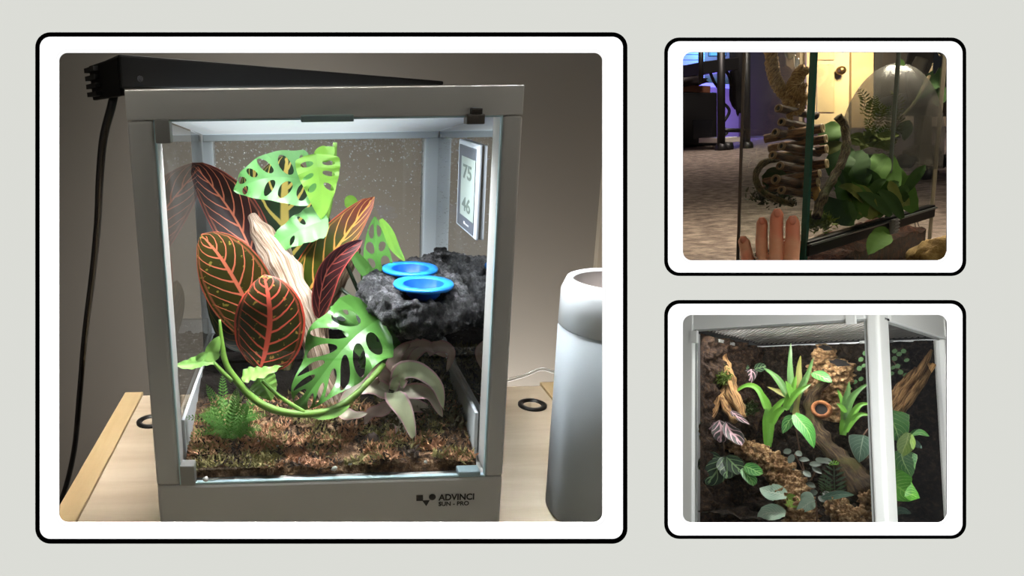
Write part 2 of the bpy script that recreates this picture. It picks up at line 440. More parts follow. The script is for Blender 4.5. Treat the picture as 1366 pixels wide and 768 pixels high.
# ---- desk
m_maple = wood('maple_laminate', (212, 197, 174), (196, 178, 152), 5, 0, .5, .08, 7)
m_mapleedge = wood('maple_edge', (205, 182, 140), (192, 166, 124), 5, 1, .5, .08, 7)
desk = thing('desk', W(.05, .72, -1.17), 'pale maple desk with raised side edges carrying the white terrarium', 'desk')
box('desktop', (-.238, .46, EZ0 - .445), (.338, .972, EZ0 - .42), m_maple, desk, .0015)
for x0, x1 in ((-.262, -.236), (.336, .362)):
    box('side_panel', (x0, .46, 0.002), (x1, .976, EZ0 - .416), m_mapleedge, desk, .0015)
m_black = plain('black_plastic', (16, 16, 17), .35, var=.05)
for gx, gy in ((710, 541), (202, 563)):
    c = onZ(gx, gy, -.42)
    g_ = lathe('cable_grommet', [(.019, 0), (.019, .0025), (.017, .0035), (.0125, .003), (.012, -.004), (.0, -.005)], c, m_black, desk)
# ---- tank
m_white = plain('satin_white_plastic', (206, 204, 200), 0.42, var=.015, scale=8)
m_alu = plain('white_back_post', (225, 232, 238), 0.4, var=.01)
m_pane = glass('clear_pane', (.97, .985, .98), 1.1, dirt=.05)
m_fpane = glass('clear_door_pane', (.985, .995, .99), .8)
m_gedge = plain('polished_glass_edge', (205, 232, 236), .2, var=0)
m_clip = plain('grey_clip', (150, 148, 143), .45, var=.02)
tank = thing('glass_terrarium', W(.019, .76, -.42), 'tall white-framed glass terrarium with red-leaved plants on the maple desk', 'terrarium')
zt, zf, zb, z0 = 0.0, -.0235, -.351, -.42
box('front_bar', (TX0, YF, EZ0 + zf), (TX1, YF + .03, EZ0 + zt), m_white, tank, .001)
box('rear_bar', (TX0, YB - .03, EZ0 + zf), (TX1, YB, EZ0 + zt - .012), m_white, tank, .002)
for x0, x1 in ((TX0, TX0 + .021), (TX1 - .016, TX1)):
    box('side_bar', (x0, YF + .028, EZ0 + zf), (x1, YB - .028, EZ0 + zt), m_white, tank, .002)
    box('front_post', (x0, YF, EZ0 + zb + .0005), (x1, YF + .034, EZ0 + zf - .0005), m_white, tank, .003, 3)
for x0, x1 in ((-.134, -.108), (.146, .172)):
    pp = box('back_post', (x0, YB - .03, EZ0 + zb), (x1, YB - .004, EZ0 + zf), m_alu, tank, .004, 3)
base = box('base', (TX0, YF, EZ0 + z0), (TX1, YB, EZ0 + zb), m_white, tank, .003)
m_tray = plain('white_tray', (224, 228, 230), .4, var=.02)
box('tray_wall', (-.1205, YF + .03, EZ0 + zb - .001), (-.117, YB - .03, EZ0 - .3), m_tray, tank, .001)
box('tray_wall', (.158, YF + .03, EZ0 + zb - .001), (.1615, YB - .03, EZ0 - .3), m_tray, tank, .001)
box('tray_wall', (-.1165, YB - .034, EZ0 + zb - .001), (.1575, YB - .0305, EZ0 - .28), m_tray, tank, .001)
quad('side_pane', [W(-.121, YF + .03, zb), W(-.121, YB - .03, zb), W(-.121, YB - .03, zf), W(-.121, YF + .03, zf)], m_pane, tank)
quad('side_pane', [W(.1625, YF + .03, zb), W(.1625, YB - .03, zb), W(.1625, YB - .03, zf), W(.1625, YF + .03, zf)], m_pane, tank)
bp = quad('back_pane', [W(-.108, YB - .018, zb), W(.146, YB - .018, zb), W(.146, YB - .018, -.05), W(-.108, YB - .018, -.05)], m_pane, tank)
fd = quad('door_pane', [W(-.1195, YF + .006, zb + .001), W(.1625, YF + .006, zb + .001), W(.1625, YF + .006, zf), W(-.1195, YF + .006, zf)], m_fpane, tank)
for (a, b) in (((-.1200, zb), (-.1188, zf)), ((.1618, zb), (.1630, zf)), ((-.1188, zb), (.1618, zb + .0016)), ((-.1188, zf - .0015), (.1618, zf))):
    box('door_edge', (a[0], YF + .001, EZ0 + a[1]), (b[0], YF + .0055, EZ0 + b[1]), m_gedge, tank)
def clip(px0, py0, px1, py1, m, dep=.008, name='hinge_clip', bev=.0012):
    a, b = onY(px0, py0, YF - .002), onY(px1, py1, YF - .002)
    return box(name, (a.x, YF - .0065 + .002, b.z), (b.x, YF + dep, a.z), m, tank, bev)
clip(206, 159, 228.5, 191, m_clip); clip(240, 620, 261, 646, m_clip)
k = clip(622, 152, 646, 165.5, plain('dark_latch', (92, 86, 80), .5), name='door_latch'); clip(628, 143.5, 643, 153, plain('dark_latch_cap', (60, 55, 50), .5), name='door_latch')
clip(611, 627.5, 640, 633.5, plain('pale_bracket', (165, 188, 196), .4), name='corner_bracket')
clip(401, 153.5, 472, 162, plain('frosted_handle', (150, 172, 170), .3), name='door_handle')
# mesh lid emits: lamp light painted in as a glow, brightest mid-width
g = N('glow_painted_lid'); sx = g.n('ShaderNodeSeparateXYZ'); g.l(g.obj(), sx.inputs[0])
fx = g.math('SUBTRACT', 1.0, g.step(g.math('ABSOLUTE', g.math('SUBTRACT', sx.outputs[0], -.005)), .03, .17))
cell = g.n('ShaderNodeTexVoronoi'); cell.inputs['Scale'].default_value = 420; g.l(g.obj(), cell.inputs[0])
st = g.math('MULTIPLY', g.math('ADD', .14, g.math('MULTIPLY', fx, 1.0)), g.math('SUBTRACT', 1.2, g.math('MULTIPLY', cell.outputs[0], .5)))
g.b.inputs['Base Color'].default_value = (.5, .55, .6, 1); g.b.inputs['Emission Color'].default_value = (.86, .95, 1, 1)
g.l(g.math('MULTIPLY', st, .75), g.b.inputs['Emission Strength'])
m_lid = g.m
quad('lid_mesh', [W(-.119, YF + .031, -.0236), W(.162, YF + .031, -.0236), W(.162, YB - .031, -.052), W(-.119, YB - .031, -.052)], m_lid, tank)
box('lid_rail', (-.119, YB - .034, EZ0 - .06), (.162, YB - .030, EZ0 - .052), m_alu, tank, .001)
area('terrarium_led', W(.01, YF + .17, -.046), W(.01, YF + .17, -.4), .24, .2, .34, (.92, .97, 1))
area('terrarium_fill_front', W(.01, YF + .045, -.028), W(.01, YF + .10, -.34), .26, .02, 1.05, (.94, .97, 1), 110, (1, 0, 0))  # added fill strip under the front bar, evens light on leaves and soil
area('terrarium_fill_side', W(-.10, YF + .16, -.036), W(.29, .70, -.34), .2, .012, .75, (.90, .96, 1), 100, (0, 1, 0))  # added fill strip inside the tank, throws light onto the cylinder
# lettering and mark on the base
m_ink = plain('charcoal_print', (38, 34, 31), .6, var=0)
o_ = onY(584.8, 667.2, YF - .0006); e_ = onY(632.5, 664.5, YF - .0006); up_ = Vector((0, 0, 1))
lettering('lettering', 'ADVINCI', o_, (1, 0, 0), up_, ((e_ - o_).length, .0062), m_ink, base, .03)
o2 = onY(585, 674.6, YF - .0006); e2 = onY(625.5, 673, YF - .0006)
lettering('lettering', 'SUN - PRO', o2, (1, 0, 0), up_, ((e2 - o2).length, .0042), m_ink, base, .028)
def ipt(x, y): return onY(x, y, YF - .0006)
mk = [ipt(555.4, 660.4), ipt(564.2, 660), ipt(564.4, 667.2), ipt(573.4, 666.8), ipt(568.7, 675), ipt(563.6, 668), ipt(555.4, 668)]
mesh('emblem', mk, [(0, 1, 2, 5, 6), (5, 2, 3, 4)], m_ink, base, False)
disc('emblem', ipt(576.8, 662.8), (0, -1, 0), .0033, m_ink, base)
# ---- condensation on the back and right panes
g = N('water_drop'); m_drop = g.fin((.92, .96, 1, 1), .05); g.b.inputs['Transmission Weight'].default_value = .55
vs_, fs = [], []
def drop(c, n, r):
    s = n.orthogonal().normalized(); b = n.cross(s); k = len(vs_)
    for j in range(6):
        a = j * math.pi / 3; vs_.append(c + (s * math.cos(a) + b * math.sin(a)) * r)
    for j in range(6):
        a = j * math.pi / 3; vs_.append(c + (s * math.cos(a) + b * math.sin(a)) * r * .6 + n * r * .45)
    vs_.append(c + n * r * .6)
    for j in range(6):
        q = (j + 1) % 6; fs.append((k + j, k + q, k + 6 + q, k + 6 + j)); fs.append((k + 6 + j, k + 6 + q, k + 12))
for i in range(1500):
    t = R.random() ** 2.0
    c = onY(R.uniform(285, 565), 185 + t * 150, YB - .0185); drop(c, Vector((0, -1, 0)), R.choice((.0003, .0005, .0005, .0007, .0011)) * (1.2 - t * .4))
for i in range(350):
    t = R.random() ** 2; c = W(.162, YF + R.uniform(.1, .28), -.055 - t * .28); drop(c, Vector((-1, 0, 0)), R.uniform(.0003, .0008))
for i in range(350):
    c = W(-.1205, YF + R.uniform(.03, .28), R.uniform(-.34, -.22)); drop(c, Vector((1, 0, 0)), R.uniform(.0003, .0007))
mesh('condensation', vs_, fs, m_drop, tank, True, kind='stuff')
# ---- grow lamp and its cable
m_lampb = plain('black_anodised', (3, 3, 3), .55, var=.05, spec=.15)
lampN, lampR, lampL = onY(158, 72, .625), onY(592, 108, .90), onY(140, 80, .70)
zb_ = EZ0 + .001
def at(v, z): return Vector((v.x, v.y, z))
l4 = lampR + (lampL - lampN)
lamp = thing('grow_lamp', at(lampN, EZ0), 'black metal grow lamp bar lying slanted across the terrarium top', 'lamp')
hexa('housing', [at(lampN, zb_), at(lampR, zb_), at(l4, zb_), at(lampL, zb_), lampN, lampR, l4, lampL], m_lampb, lamp, .002)
e0, e1 = onY(118, 88, .74), onY(156, 75, .63)
f0, f1 = onY(124, 134, .74), onY(161, 128, .63)
off = Vector((.001, .012, 0))
ecap = hexa('end_cap', [f0, f1, f1 + off, f0 + off, e0, e1, e1 + off, e0 + off], m_lampb, lamp, .0015)
for i in range(4):
    a = e0.lerp(f0, .08 + .23 * i); b = e0.lerp(f0, .08 + .23 * i + .13); q = (e1 - e0) * .36; o3 = Vector((-.004, -.003, 0))
    hexa('cooling_fin', [a, a + q, b + q, b, a + o3, a + q + o3, b + q + o3, b + o3], plain('matte_black', (7, 7, 7), .6, var=0), ecap)
disc('screw', onY(187, 105, .6).lerp(onY(187, 105, .66), .3), (0, -1, 0), .0025, plain('steel_screw', (170, 170, 175), .25, 1.0), lamp)
tube('power_cable', [onY(x, y, Y) for x, y, Y in ((152, 128, .70), (148, 145, .70), (138, 185, .72), (133, 240, .75), (130, 300, .8), (123, 370, .85), (113, 450, .9), (106, 530, .95), (99, 600, 1.0), (86, 655, 1.04), (70, 690, 1.06))],
     [.0040], m_black, lamp, n=60, seg=10)
# ---- white cable behind
wc = plain('white_cable_jacket', (225, 228, 230), .4, var=0)
for k_ in (0, 1):
    o = tube('white_cable', [onY(x, y + k_ * 2.4, 1.02) for x, y in ((640, 516), (676, 506), (700, 499.5), (722, 491), (742, 495.5), (775, 498), (800, 502))], [.0012], wc, None, n=30, seg=6)
    tag(o, ('upper' if k_ == 0 else 'lower') + ' strand of thin white cable hanging above the desk behind the terrarium', 'cable')
# ---- white cylindrical appliance
ap = thing('humidifier', W(.292, .652, -.42), 'white cylindrical appliance with a darker round top standing at the desk edge', 'appliance')
ac = W(.292, .652, -.42); ar = .050
topz = onY(790, 372, .652).z - EZ0 + .42; seamz = onY(778, 436, .652).z - EZ0 + .42
lathe('water_tank', [(ar - .002, 0), (ar, .003), (ar + .001, seamz - .003), (ar - .001, seamz)], ac, plain('frosted_plastic', (200, 208, 214), .35, var=.02), ap, seg=64)
lathe('upper_shell', [(ar - .001, seamz), (ar + .001, seamz + .002), (ar + .0005, topz - .012), (ar - .004, topz - .001), (ar - .008, topz), (ar - .010, topz - .003)], ac, plain('gloss_white_plastic', (226, 232, 236), .25, var=.01), ap, seg=64)
lathe('top_recess', [(ar - .010, topz - .003), (ar - .016, topz - .016), (.0, topz - .018)], ac, plain('grey_recess', (120, 112, 108), .5), ap, seg=64)
# ---- hygrometer on the right pane
def hx(px, py): return onX(px, py, .1600)
hy = thing('thermometer', hx(628, 314), 'white digital thermometer hygrometer with grey screen stuck to the side pane', 'thermometer')
q = [hx(614, 194), hx(642, 183.5), hx(641, 316), hx(613.5, 309)]
zt_, zb2 = (q[0].z + q[1].z) / 2, (q[2].z + q[3].z) / 2; ya, yb = q[1].y, q[0].y
box('case', (.1585, ya, zb2), (.1620, yb, zt_), plain('pearl_white_case', (214, 222, 230), .35, var=.01), hy, .0016, 3)
m_bez = plain('grey_bezel', (96, 102, 112), .4); dy, dz = yb - ya, zt_ - zb2
box('bezel', (.1578, ya + dy * .10, zb2 + dz * .03), (.1588, yb - dy * .08, zt_ - dz * .05), m_bez, hy, .001)
scx = box('screen', (.1574, ya + dy * .10, zb2 + dz * .17), (.1584, yb - dy * .24, zt_ - dz * .17), plain('lcd_grey', (168, 182, 176), .3, var=.02), hy)
m_seg = plain('lcd_digit', (104, 116, 110), .5, var=0)
for txt, fz in (('75', .60), ('46', .24)):
    lettering('digits', txt, Vector((.1572, yb - dy * .34, zb2 + dz * fz)), (0, -1, 0), up_, (dy * .42, dz * .15), m_seg, scx, .02)
lettering('brand_mark', 'Bcee', Vector((.1576, yb - dy * .45, zb2 + dz * .085)), (0, -1, 0), up_, (dy * .25, dz * .03), plain('pale_print', (225, 228, 230), .5, var=0), hy)
# ---- soil and moss
def soilz(x, y):
    d = y - YF
    return -.338 + .040 * min(1, max(0, (d - .02) / .17)) + .006 * noise.noise(Vector((x * 22, y * 22, 3))) + .003 * noise.noise(Vector((x * 80, y * 80, 1)))
nx, ny = 90, 80; vs_, fs, uv = [], [], []
for j in range(ny + 1):
    for i in range(nx + 1):
        x = -.117 + .274 * i / nx; y = YF + .012 + .262 * j / ny
        z = soilz(x, y) + .0028 * noise.fractal(Vector((x * 160, y * 160, 0)), 1, 2, 3)
        if j == 0: z = zb + .0005
        vs_.append(W(x, y, z)); uv.append((i / nx, j / ny))
for j in range(ny):
    for i in range(nx): a = j * (nx + 1) + i; fs.append((a, a + 1, a + nx + 2, a + nx + 1))
g = N('soil_and_bark'); spx = g.n('ShaderNodeSeparateXYZ'); g.l(g.uv(), spx.inputs[0])
r = g.n('ShaderNodeValToRGB'); g.l(g.noise(140, 6, .7), r.inputs[0]); e = r.color_ramp.elements; e.new(.5)
for i, (p, c) in enumerate(((.35, (40, 29, 22)), (.52, (112, 84, 60)), (.68, (206, 172, 136)))): e[i].position = p; e[i].color = C4(c)
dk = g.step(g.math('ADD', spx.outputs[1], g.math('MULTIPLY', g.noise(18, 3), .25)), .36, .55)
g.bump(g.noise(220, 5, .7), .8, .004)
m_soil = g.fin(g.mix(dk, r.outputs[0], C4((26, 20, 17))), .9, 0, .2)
tag(mesh('soil', vs_, fs, m_soil, None, True, uv), 'dark soil and bark filling the base of the white-framed terrarium', 'soil', kind='stuff')
def tufts(name, n, place, mats, label, size, cat_='moss', parent=None, nseg=2):
    for mi, (m, share) in enumerate(mats):
        vs_, fs = [], []
        for i in range(int(n * share)):
            c, up = place(); d = (Vector((R.gauss(0, 1), R.gauss(0, 1), R.gauss(0, 1))).normalized() + up * .9).normalized()
            l = R.uniform(.5, 1.3) * size; w = d.orthogonal().normalized(); w = (Matrix.Rotation(R.random() * 6.3, 3, d) @ w) * l * .16
            bend = Vector((R.gauss(0, 1), R.gauss(0, 1), R.gauss(0, .5))) * l * .3; k = len(vs_)
            vs_ += [c - w, c + w, c + d * l * .5 + w + bend * .4, c + d * l * .5 - w + bend * .4, c + d * l + bend * 1.2]
            fs += [(k, k + 1, k + 2, k + 3), (k + 3, k + 2, k + 4)]
        o = mesh(name, vs_, fs, m, parent, False, kind='stuff')
        if label: tag(o, label[mi], cat_)
def pl_front(k=0):
    while True:
        x, y = R.uniform(-.115, .155), YF + .009 + abs(R.gauss(0, .05))
        if y < YF + .12 and noise.noise(Vector((x * 38, y * 38, 9 + 7 * k))) > (.0 if k < 2 else -.2): return W(x, y, soilz(x, y)), Vector((0, 0, 1))
MLAB = ('rust-brown dried moss strands scattered over the front of the terrarium soil', 'olive-green moss strands scattered over the front of the terrarium soil', 'dark bark fibres scattered over the front of the terrarium soil')
for k_, (m_, n_) in enumerate(((plain('rust_moss', (214, 160, 120), .8), 5000), (plain('olive_moss', (158, 148, 92), .8), 3800), (plain('dark_bark_fibre', (58, 42, 30), .8), 2200))):
    tufts('moss_litter', n_, lambda: pl_front(k_), ((m_, 1),), (MLAB[k_],), .006)
def pl_right():
    x, y = R.uniform(.07, .155), YF + R.uniform(.05, .2); return W(x, y, soilz(x, y) + .003), Vector((0, 0, 1))
tufts('moss_mound', 1500, pl_right, ((plain('brown_green_moss', (92, 84, 48), .8), 1),), ('brownish green moss mound under the rock ledge beside the tray wall',), .007)
m_perl = plain('white_perlite', (222, 220, 214), .8)
for i, (px, py) in enumerate(((274, 624), (345, 583), (446, 605), (309, 517), (370, 586), (467, 600), (380, 512), (568, 604))):
    p = onZ(px, py, -.325); p.z = EZ0 + soilz(p.x, p.y) + .001
    o = blob('perlite_bit', p, (.0028 if i in (0, 2) else .0017,) * 3, m_perl, None, .5, 8, 1, seed=i)
    tag(o, 'white perlite granule lying on the terrarium soil', 'perlite', 'perlite granules on the terrarium soil')
# ---- driftwood
m_drift = grainwood('weathered_driftwood', (216, 198, 182), (180, 154, 132), (96, 70, 50), 12, 1.3, .65, .8)
m_drift2 = grainwood('brown_driftwood', (178, 150, 124), (122, 96, 76), (58, 42, 32), 10, 1.6, .65, .8)
dr = thing('driftwood', M(520, 610, .04), 'long pale driftwood branch leaning through the middle of the red-leaved terrarium', 'driftwood')
tube('branch', [M(*q) for q in ((336, 288, .20), (352, 316, .18), (374, 350, .155), (397, 400, .138), (414, 445, .128), (432, 500, .12), (450, 550, .105))],
     [.005, .013, .017, .0155, .0135, .012, .013], m_drift, dr, n=60, seg=20, rough=.35, nscale=60, ridge=.05, nr=7)
tube('foot', [M(*q) for q in ((441, 525, .12), (455, 556, .10), (478, 583, .075), (508, 603, .05), (552, 628, .02))], [.013, .016, .018, .015, .004], m_drift2, dr, n=50, seg=20, rough=.4, nscale=45, ridge=.07, nr=6, squash=.8)
blob('knot', M(497, 592, .042), (.008, .006, .011), plain('dark_knot', (62, 48, 40), .8), dr, .3, 14, 3)
dr2 = thing('driftwood', M(425, 470, .17), 'shorter grey-brown driftwood stick standing behind the pale branch', 'driftwood')
tube('branch', [M(*q) for q in ((476, 330, .22), (462, 352, .21), (445, 385, .2), (428, 425, .19), (420, 480, .18))], [.006, .011, .0115, .012, .014], m_drift2, dr2, n=40, seg=16, rough=.3, nscale=60, ridge=.06)
# ---- croton
cr_dark = leafmat('croton_maroon', (48, 15, 15), (36, 28, 14), (196, 112, 84), 8, .028, .042, .35, (140, 66, 56), .035, nscale=18)
cr_red = leafmat('croton_red_vein', (50, 40, 14), (34, 44, 16), (208, 88, 70), 10, .055, .055, .22, (200, 76, 60), .05, speck=(150, 120, 56), nscale=25)
cr_oliv = leafmat('croton_olive', (58, 50, 18), (40, 46, 16), (200, 108, 80), 9, .04, .045, .30, (160, 80, 60), .035, speck=(132, 120, 52), nscale=22)
cr_yel = leafmat('croton_yellow_vein', (62, 76, 22), (74, 60, 22), (212, 156, 80), 8, .045, .045, .30, (196, 90, 58), .035, nscale=22, tip=(120, 50, 40))
cr_back = leafmat('croton_green', (26, 52, 26), (40, 30, 20), (206, 180, 92), 7, .07, .06, .34, (150, 110, 80), .03, nscale=22)
cr_pur = leafmat('croton_purple_back', (44, 20, 24), (60, 28, 30), (150, 74, 66), 7, .04, .04, .3, (190, 80, 76), .06, nscale=22)
cro = thing('croton', M(372, 520, .13), 'croton plant with large dark leaves and red and yellow veins', 'plant')
def px(w, y, d): return w * zc(M(400, y, d)) / F
leaf('leaf', cro, cr_dark, [M(346, 372, .17), M(335, 335, .185), M(313, 290, .21), (M(286, 252, .23)), M(256, 217, .245)], px(35, 290, .21), face=CAM - M(310, 290, .2) + Vector((-.12, 0, .05)), fold=.25, asym=(.95, 1.05))
leaf('leaf', cro, cr_oliv, [M(352, 455, .14), M(335, 415, .135), M(314, 375, .125), M(292, 340, .115), M(268, 312, .11)], px(46, 370, .12), face=CAM - M(310, 370, .12) + Vector((-.05, 0, .1)), fold=.12, arch=.15)
leaf('leaf', cro, cr_red, [M(346, 494, .10), M(354, 468, .10), M(360, 430, .095), M(358, 395, .09), M(352, 366, .095)], px(48, 430, .095), face=CAM - M(358, 430, .1) + Vector((0, 0, .15)), fold=.1, arch=.25)
leaf('leaf', cro, cr_yel, [M(404, 412, .16), M(414, 385, .16), M(440, 345, .16), M(468, 305, .165), M(500, 262, .17)], px(40, 340, .13), face=CAM - M(440, 340, .13) + Vector((.22, 0, .1)), fold=.3, asym=(.95, .5))
leaf('leaf', cro, cr_pur, [M(425, 425, .12), M(427, 395, .118), M(436, 362, .115), M(456, 338, .115), M(484, 320, .12)], px(17, 360, .115), kind='croton', face=CAM - M(440, 360, .12) + Vector((.3, 0, -.1)), fold=.5)
leaf('leaf', cro, cr_back, [M(386, 420, .2), M(382, 360, .215), M(380, 300, .225), M(380, 250, .235), M(384, 205, .24)], px(60, 300, .22), face=CAM - M(380, 300, .22), fold=.15)
leaf('leaf', cro, cr_back, [M(350, 380, .22), M(345, 320, .235), M(341, 270, .245), M(338, 215, .25)], px(32, 300, .24), face=CAM - M(340, 300, .24) + Vector((-.15, 0, 0)), fold=.2)
leaf('leaf', cro, leafmat('croton_dark_green', (24, 44, 22), (40, 30, 18), (120, 90, 50), 8, .03, .03, .3, None, nscale=22), [M(355, 470, .15), M(330, 455, .155), M(308, 440, .16), M(290, 400, .165), M(284, 372, .17)], px(20, 430, .16), face=CAM - M(310, 430, .16) + Vector((-.3, 0, .2)), fold=.2)
tube('stem', [M(386, 530, .16), M(384, 480, .165), M(382, 400, .19), M(380, 340, .21)], [.005, .004, .003], plain('woody_stem', (92, 84, 52), .7), cro, n=20, seg=8)
for a in ((346, 494, .10), (352, 455, .14), (346, 372, .17), (398, 412, .13), (425, 425, .12)):
    tube('petiole', [M(*a), M(a[0] * .5 + 190, a[1] + 22, (a[2] + .16) / 2), M(384, 500, .165)], [.0016, .0022], plain('petiole_green', (120, 128, 70), .5), cro, n=12, seg=6)
# ---- swiss cheese vine (fenestrated leaves)
mo_a = leafmat('cheese_leaf', (46, 104, 56), (64, 122, 72), (100, 156, 88), 10, .03, .0, .3, None, rough=.28, trans=.12, loop=False)
mo_b = leafmat('cheese_leaf_young', (82, 146, 46), (104, 168, 64), (140, 192, 80), 10, .05, .0, .3, None, rough=.28, trans=.2, loop=False)
mo_c = leafmat('cheese_leaf_deep', (20, 60, 26), (44, 92, 40), (80, 128, 58), 10, .04, .0, .3, None, rough=.22, trans=.1, loop=False)
mo_d = leafmat('cheese_leaf_dark', (24, 62, 26), (48, 92, 36), (70, 110, 50), 10, .04, .0, .3, None, rough=.3, trans=.1, loop=False)
mon = thing('swiss_cheese_vine', M(505, 520, .17), 'swiss cheese vine with bright green leaves full of oval holes', 'plant')
holeleaf('leaf', mon, mo_a, [M(424, 238, .16), M(400, 238, .158), M(365, 236, .155), M(335, 243, .16), M(312, 254, .17)], px(38, 235, .155), cells=5, hu=(.15, .86), face=CAM - M(370, 235, .16) + Vector((0, 0, .2)), fold=.08, wav=.05, slant=.13, hole=.66, skip=((-1, 3),))
holeleaf('leaf', mon, mo_b, [M(422, 205, .15), M(424, 225, .145), M(427, 250, .145), M(429, 292, .15)], px(30, 240, .145), cells=4, face=CAM - M(424, 240, .15) + Vector((.1, 0, .1)), fold=.2, wav=.06, slant=.12, hole=.5, skip=((-1, 3), (1, 3)))
leaf('leaf', mon, mo_b, [M(420, 212, .152), M(428, 207, .152), M(438, 203, .152), M(446, 196, .155)], px(11, 205, .15), kind='lance', fold=.1)
holeleaf('leaf', mon, mo_a, [M(438, 292, .15), M(415, 300, .15), M(385, 315, .155), M(352, 340, .16)], px(26, 310, .15), cells=4, face=CAM - M(390, 310, .16) + Vector((0, 0, .5)), fold=.1, hole=.35, skip=((-1, 0), (-1, 1), (-1, 3), (1, 0), (1, 2), (1, 3)), wav=.08)
holeleaf('leaf', mon, mo_c, [M(505, 425, .085), M(478, 445, .07), M(450, 474, .06), M(424, 508, .055), M(396, 548, .055)], px(56, 480, .06), kind='heart', cells=6, hu=(.13, .9), face=CAM - M(450, 480, .06) + Vector((-.1, 0, .25)), fold=.22, wav=.22, wn=2.5, slant=.26, hole=.74, asym=(1.0, .95))
holeleaf('leaf', mon, mo_d, [M(512, 486, .10), M(500, 462, .10), M(478, 436, .095), M(440, 408, .10)], px(34, 440, .1), cells=5, face=CAM - M(475, 440, .1) + Vector((.1, 0, .35)), fold=.12, wav=.1, slant=.14, hole=.5)
holeleaf('leaf', mon, mo_c, [M(508, 368, .16), M(504, 345, .16), M(501, 320, .165), M(500, 288, .17)], px(20, 325, .16), cells=3, face=CAM - M(503, 325, .16) + Vector((-.2, 0, 0)), hole=.75, hu=(.15, .9))
leaf('leaf', mon, mo_b, [M(508, 292, .17), M(518, 310, .168), M(527, 330, .166), M(541, 350, .165)], px(8, 325, .165), kind='lance', face=CAM - M(520, 325, .16) + Vector((-.3, 0, 0)))
leaf('leaf', mon, mo_d, [M(468, 332, .15), M(480, 350, .15), M(494, 368, .15), M(508, 390, .15)], px(9, 360, .15), kind='lance', fold=.3)
leaf('leaf', mon, mo_d, [M(489, 345, .152), M(487, 362, .15), M(486, 380, .15)], px(6, 360, .15), kind='round', fold=.3)
leaf('leaf', mon, mo_b, [M(462, 262, .2), M(468, 270, .2), M(470, 280, .2)], px(9, 270, .2), kind='round')
m_stem = plain('dark_green_stem', (30, 46, 26), .5); m_lstem = plain('light_green_stem', (120, 162, 64), .4)
for pts in (((455, 385, .17), (474, 402, .16), (490, 425, .15), (505, 460, .15), (516, 492, .15)), ((516, 372, .15), (519, 410, .15), (523, 450, .15), (526, 478, .15)), ((430, 300, .16), (438, 285, .165), (445, 240, .17), (447, 190, .17)), ((424, 240, .165), (440, 300, .18), (470, 370, .18), (500, 440, .17), (512, 495, .16))):
    tube('stem', [M(*q) for q in pts], [.0022], m_stem if pts[0][0] != 430 else m_lstem, mon, n=24, seg=7)
# ---- pothos vine
po = thing('trailing_vine', M(410, 552, .05), 'light green trailing vine looping low across the front of the red-leaved terrarium', 'plant')
tube('stem', [M(*q) for q in ((293, 426, .05), (296, 455, .045), (303, 488, .04), (330, 524, .035), (362, 545, .03), (402, 552, .03), (440, 547, .035), (470, 530, .045), (500, 500, .06), (512, 486, .07))], [.0012, .0026, .0036, .0036, .0034, .003, .0026], m_lstem, po, n=60, seg=10, rough=.15, nscale=80)
tube('petiole', [M(*q) for q in ((285, 483, .04), (296, 495, .038), (310, 508, .036))], [.0018, .0026], m_lstem, po, n=12, seg=8)
tube('petiole', [M(*q) for q in ((406, 550, .03), (385, 537, .034), (365, 522, .038), (350, 508, .042))], [.0024, .0016], m_lstem, po, n=14, seg=8)
po_l = leafmat('vine_leaf', (100, 170, 62), (126, 190, 82), (150, 204, 104), 8, .05, 0, .3, None, rough=.3, trans=.2, loop=False)
po_d = leafmat('vine_leaf_deep', (78, 150, 66), (110, 180, 84), (150, 200, 100), 8, .05, 0, .3, None, rough=.25, trans=.15, loop=False)
leaf('leaf', po, po_l, [M(287, 483, .04), M(270, 482, .038), M(252, 487, .035), M(231, 487, .03)], px(9, 485, .035), kind='lance', face=CAM - M(260, 485, .03) + Vector((0, 0, .5)), fold=.35, wav=.15)
leaf('leaf', po, po_d, [M(286, 482, .04), M(283, 470, .042), M(288, 458, .043), M(293, 448, .045)], px(10, 465, .04), kind='heart', fold=.3)
leaf('leaf', po, po_l, [M(262, 481, .036), M(268, 476, .036), M(278, 469, .038)], px(5, 475, .036), kind='lance', fold=.3)
leaf('leaf', po, po_d, [M(322, 504, .045), M(335, 500, .043), M(352, 497, .04), M(377, 488, .038)], px(12, 498, .04), kind='heart', face=CAM - M(350, 500, .04) + Vector((0, 0, .8)), fold=.2, wav=.2)
leaf('leaf', po, po_d, [M(345, 502, .044), M(350, 510, .044), M(356, 520, .042), M(362, 534, .04)], px(20, 515, .04), kind='heart', face=CAM - M(350, 515, .04) + Vector((.2, 0, 0)), fold=.25, wav=.1)
leaf('leaf', po, po_l, [M(412, 553, .03), M(430, 554, .03), M(450, 550, .032), M(468, 540, .035)], px(6, 552, .03), kind='lance', fold=.2)
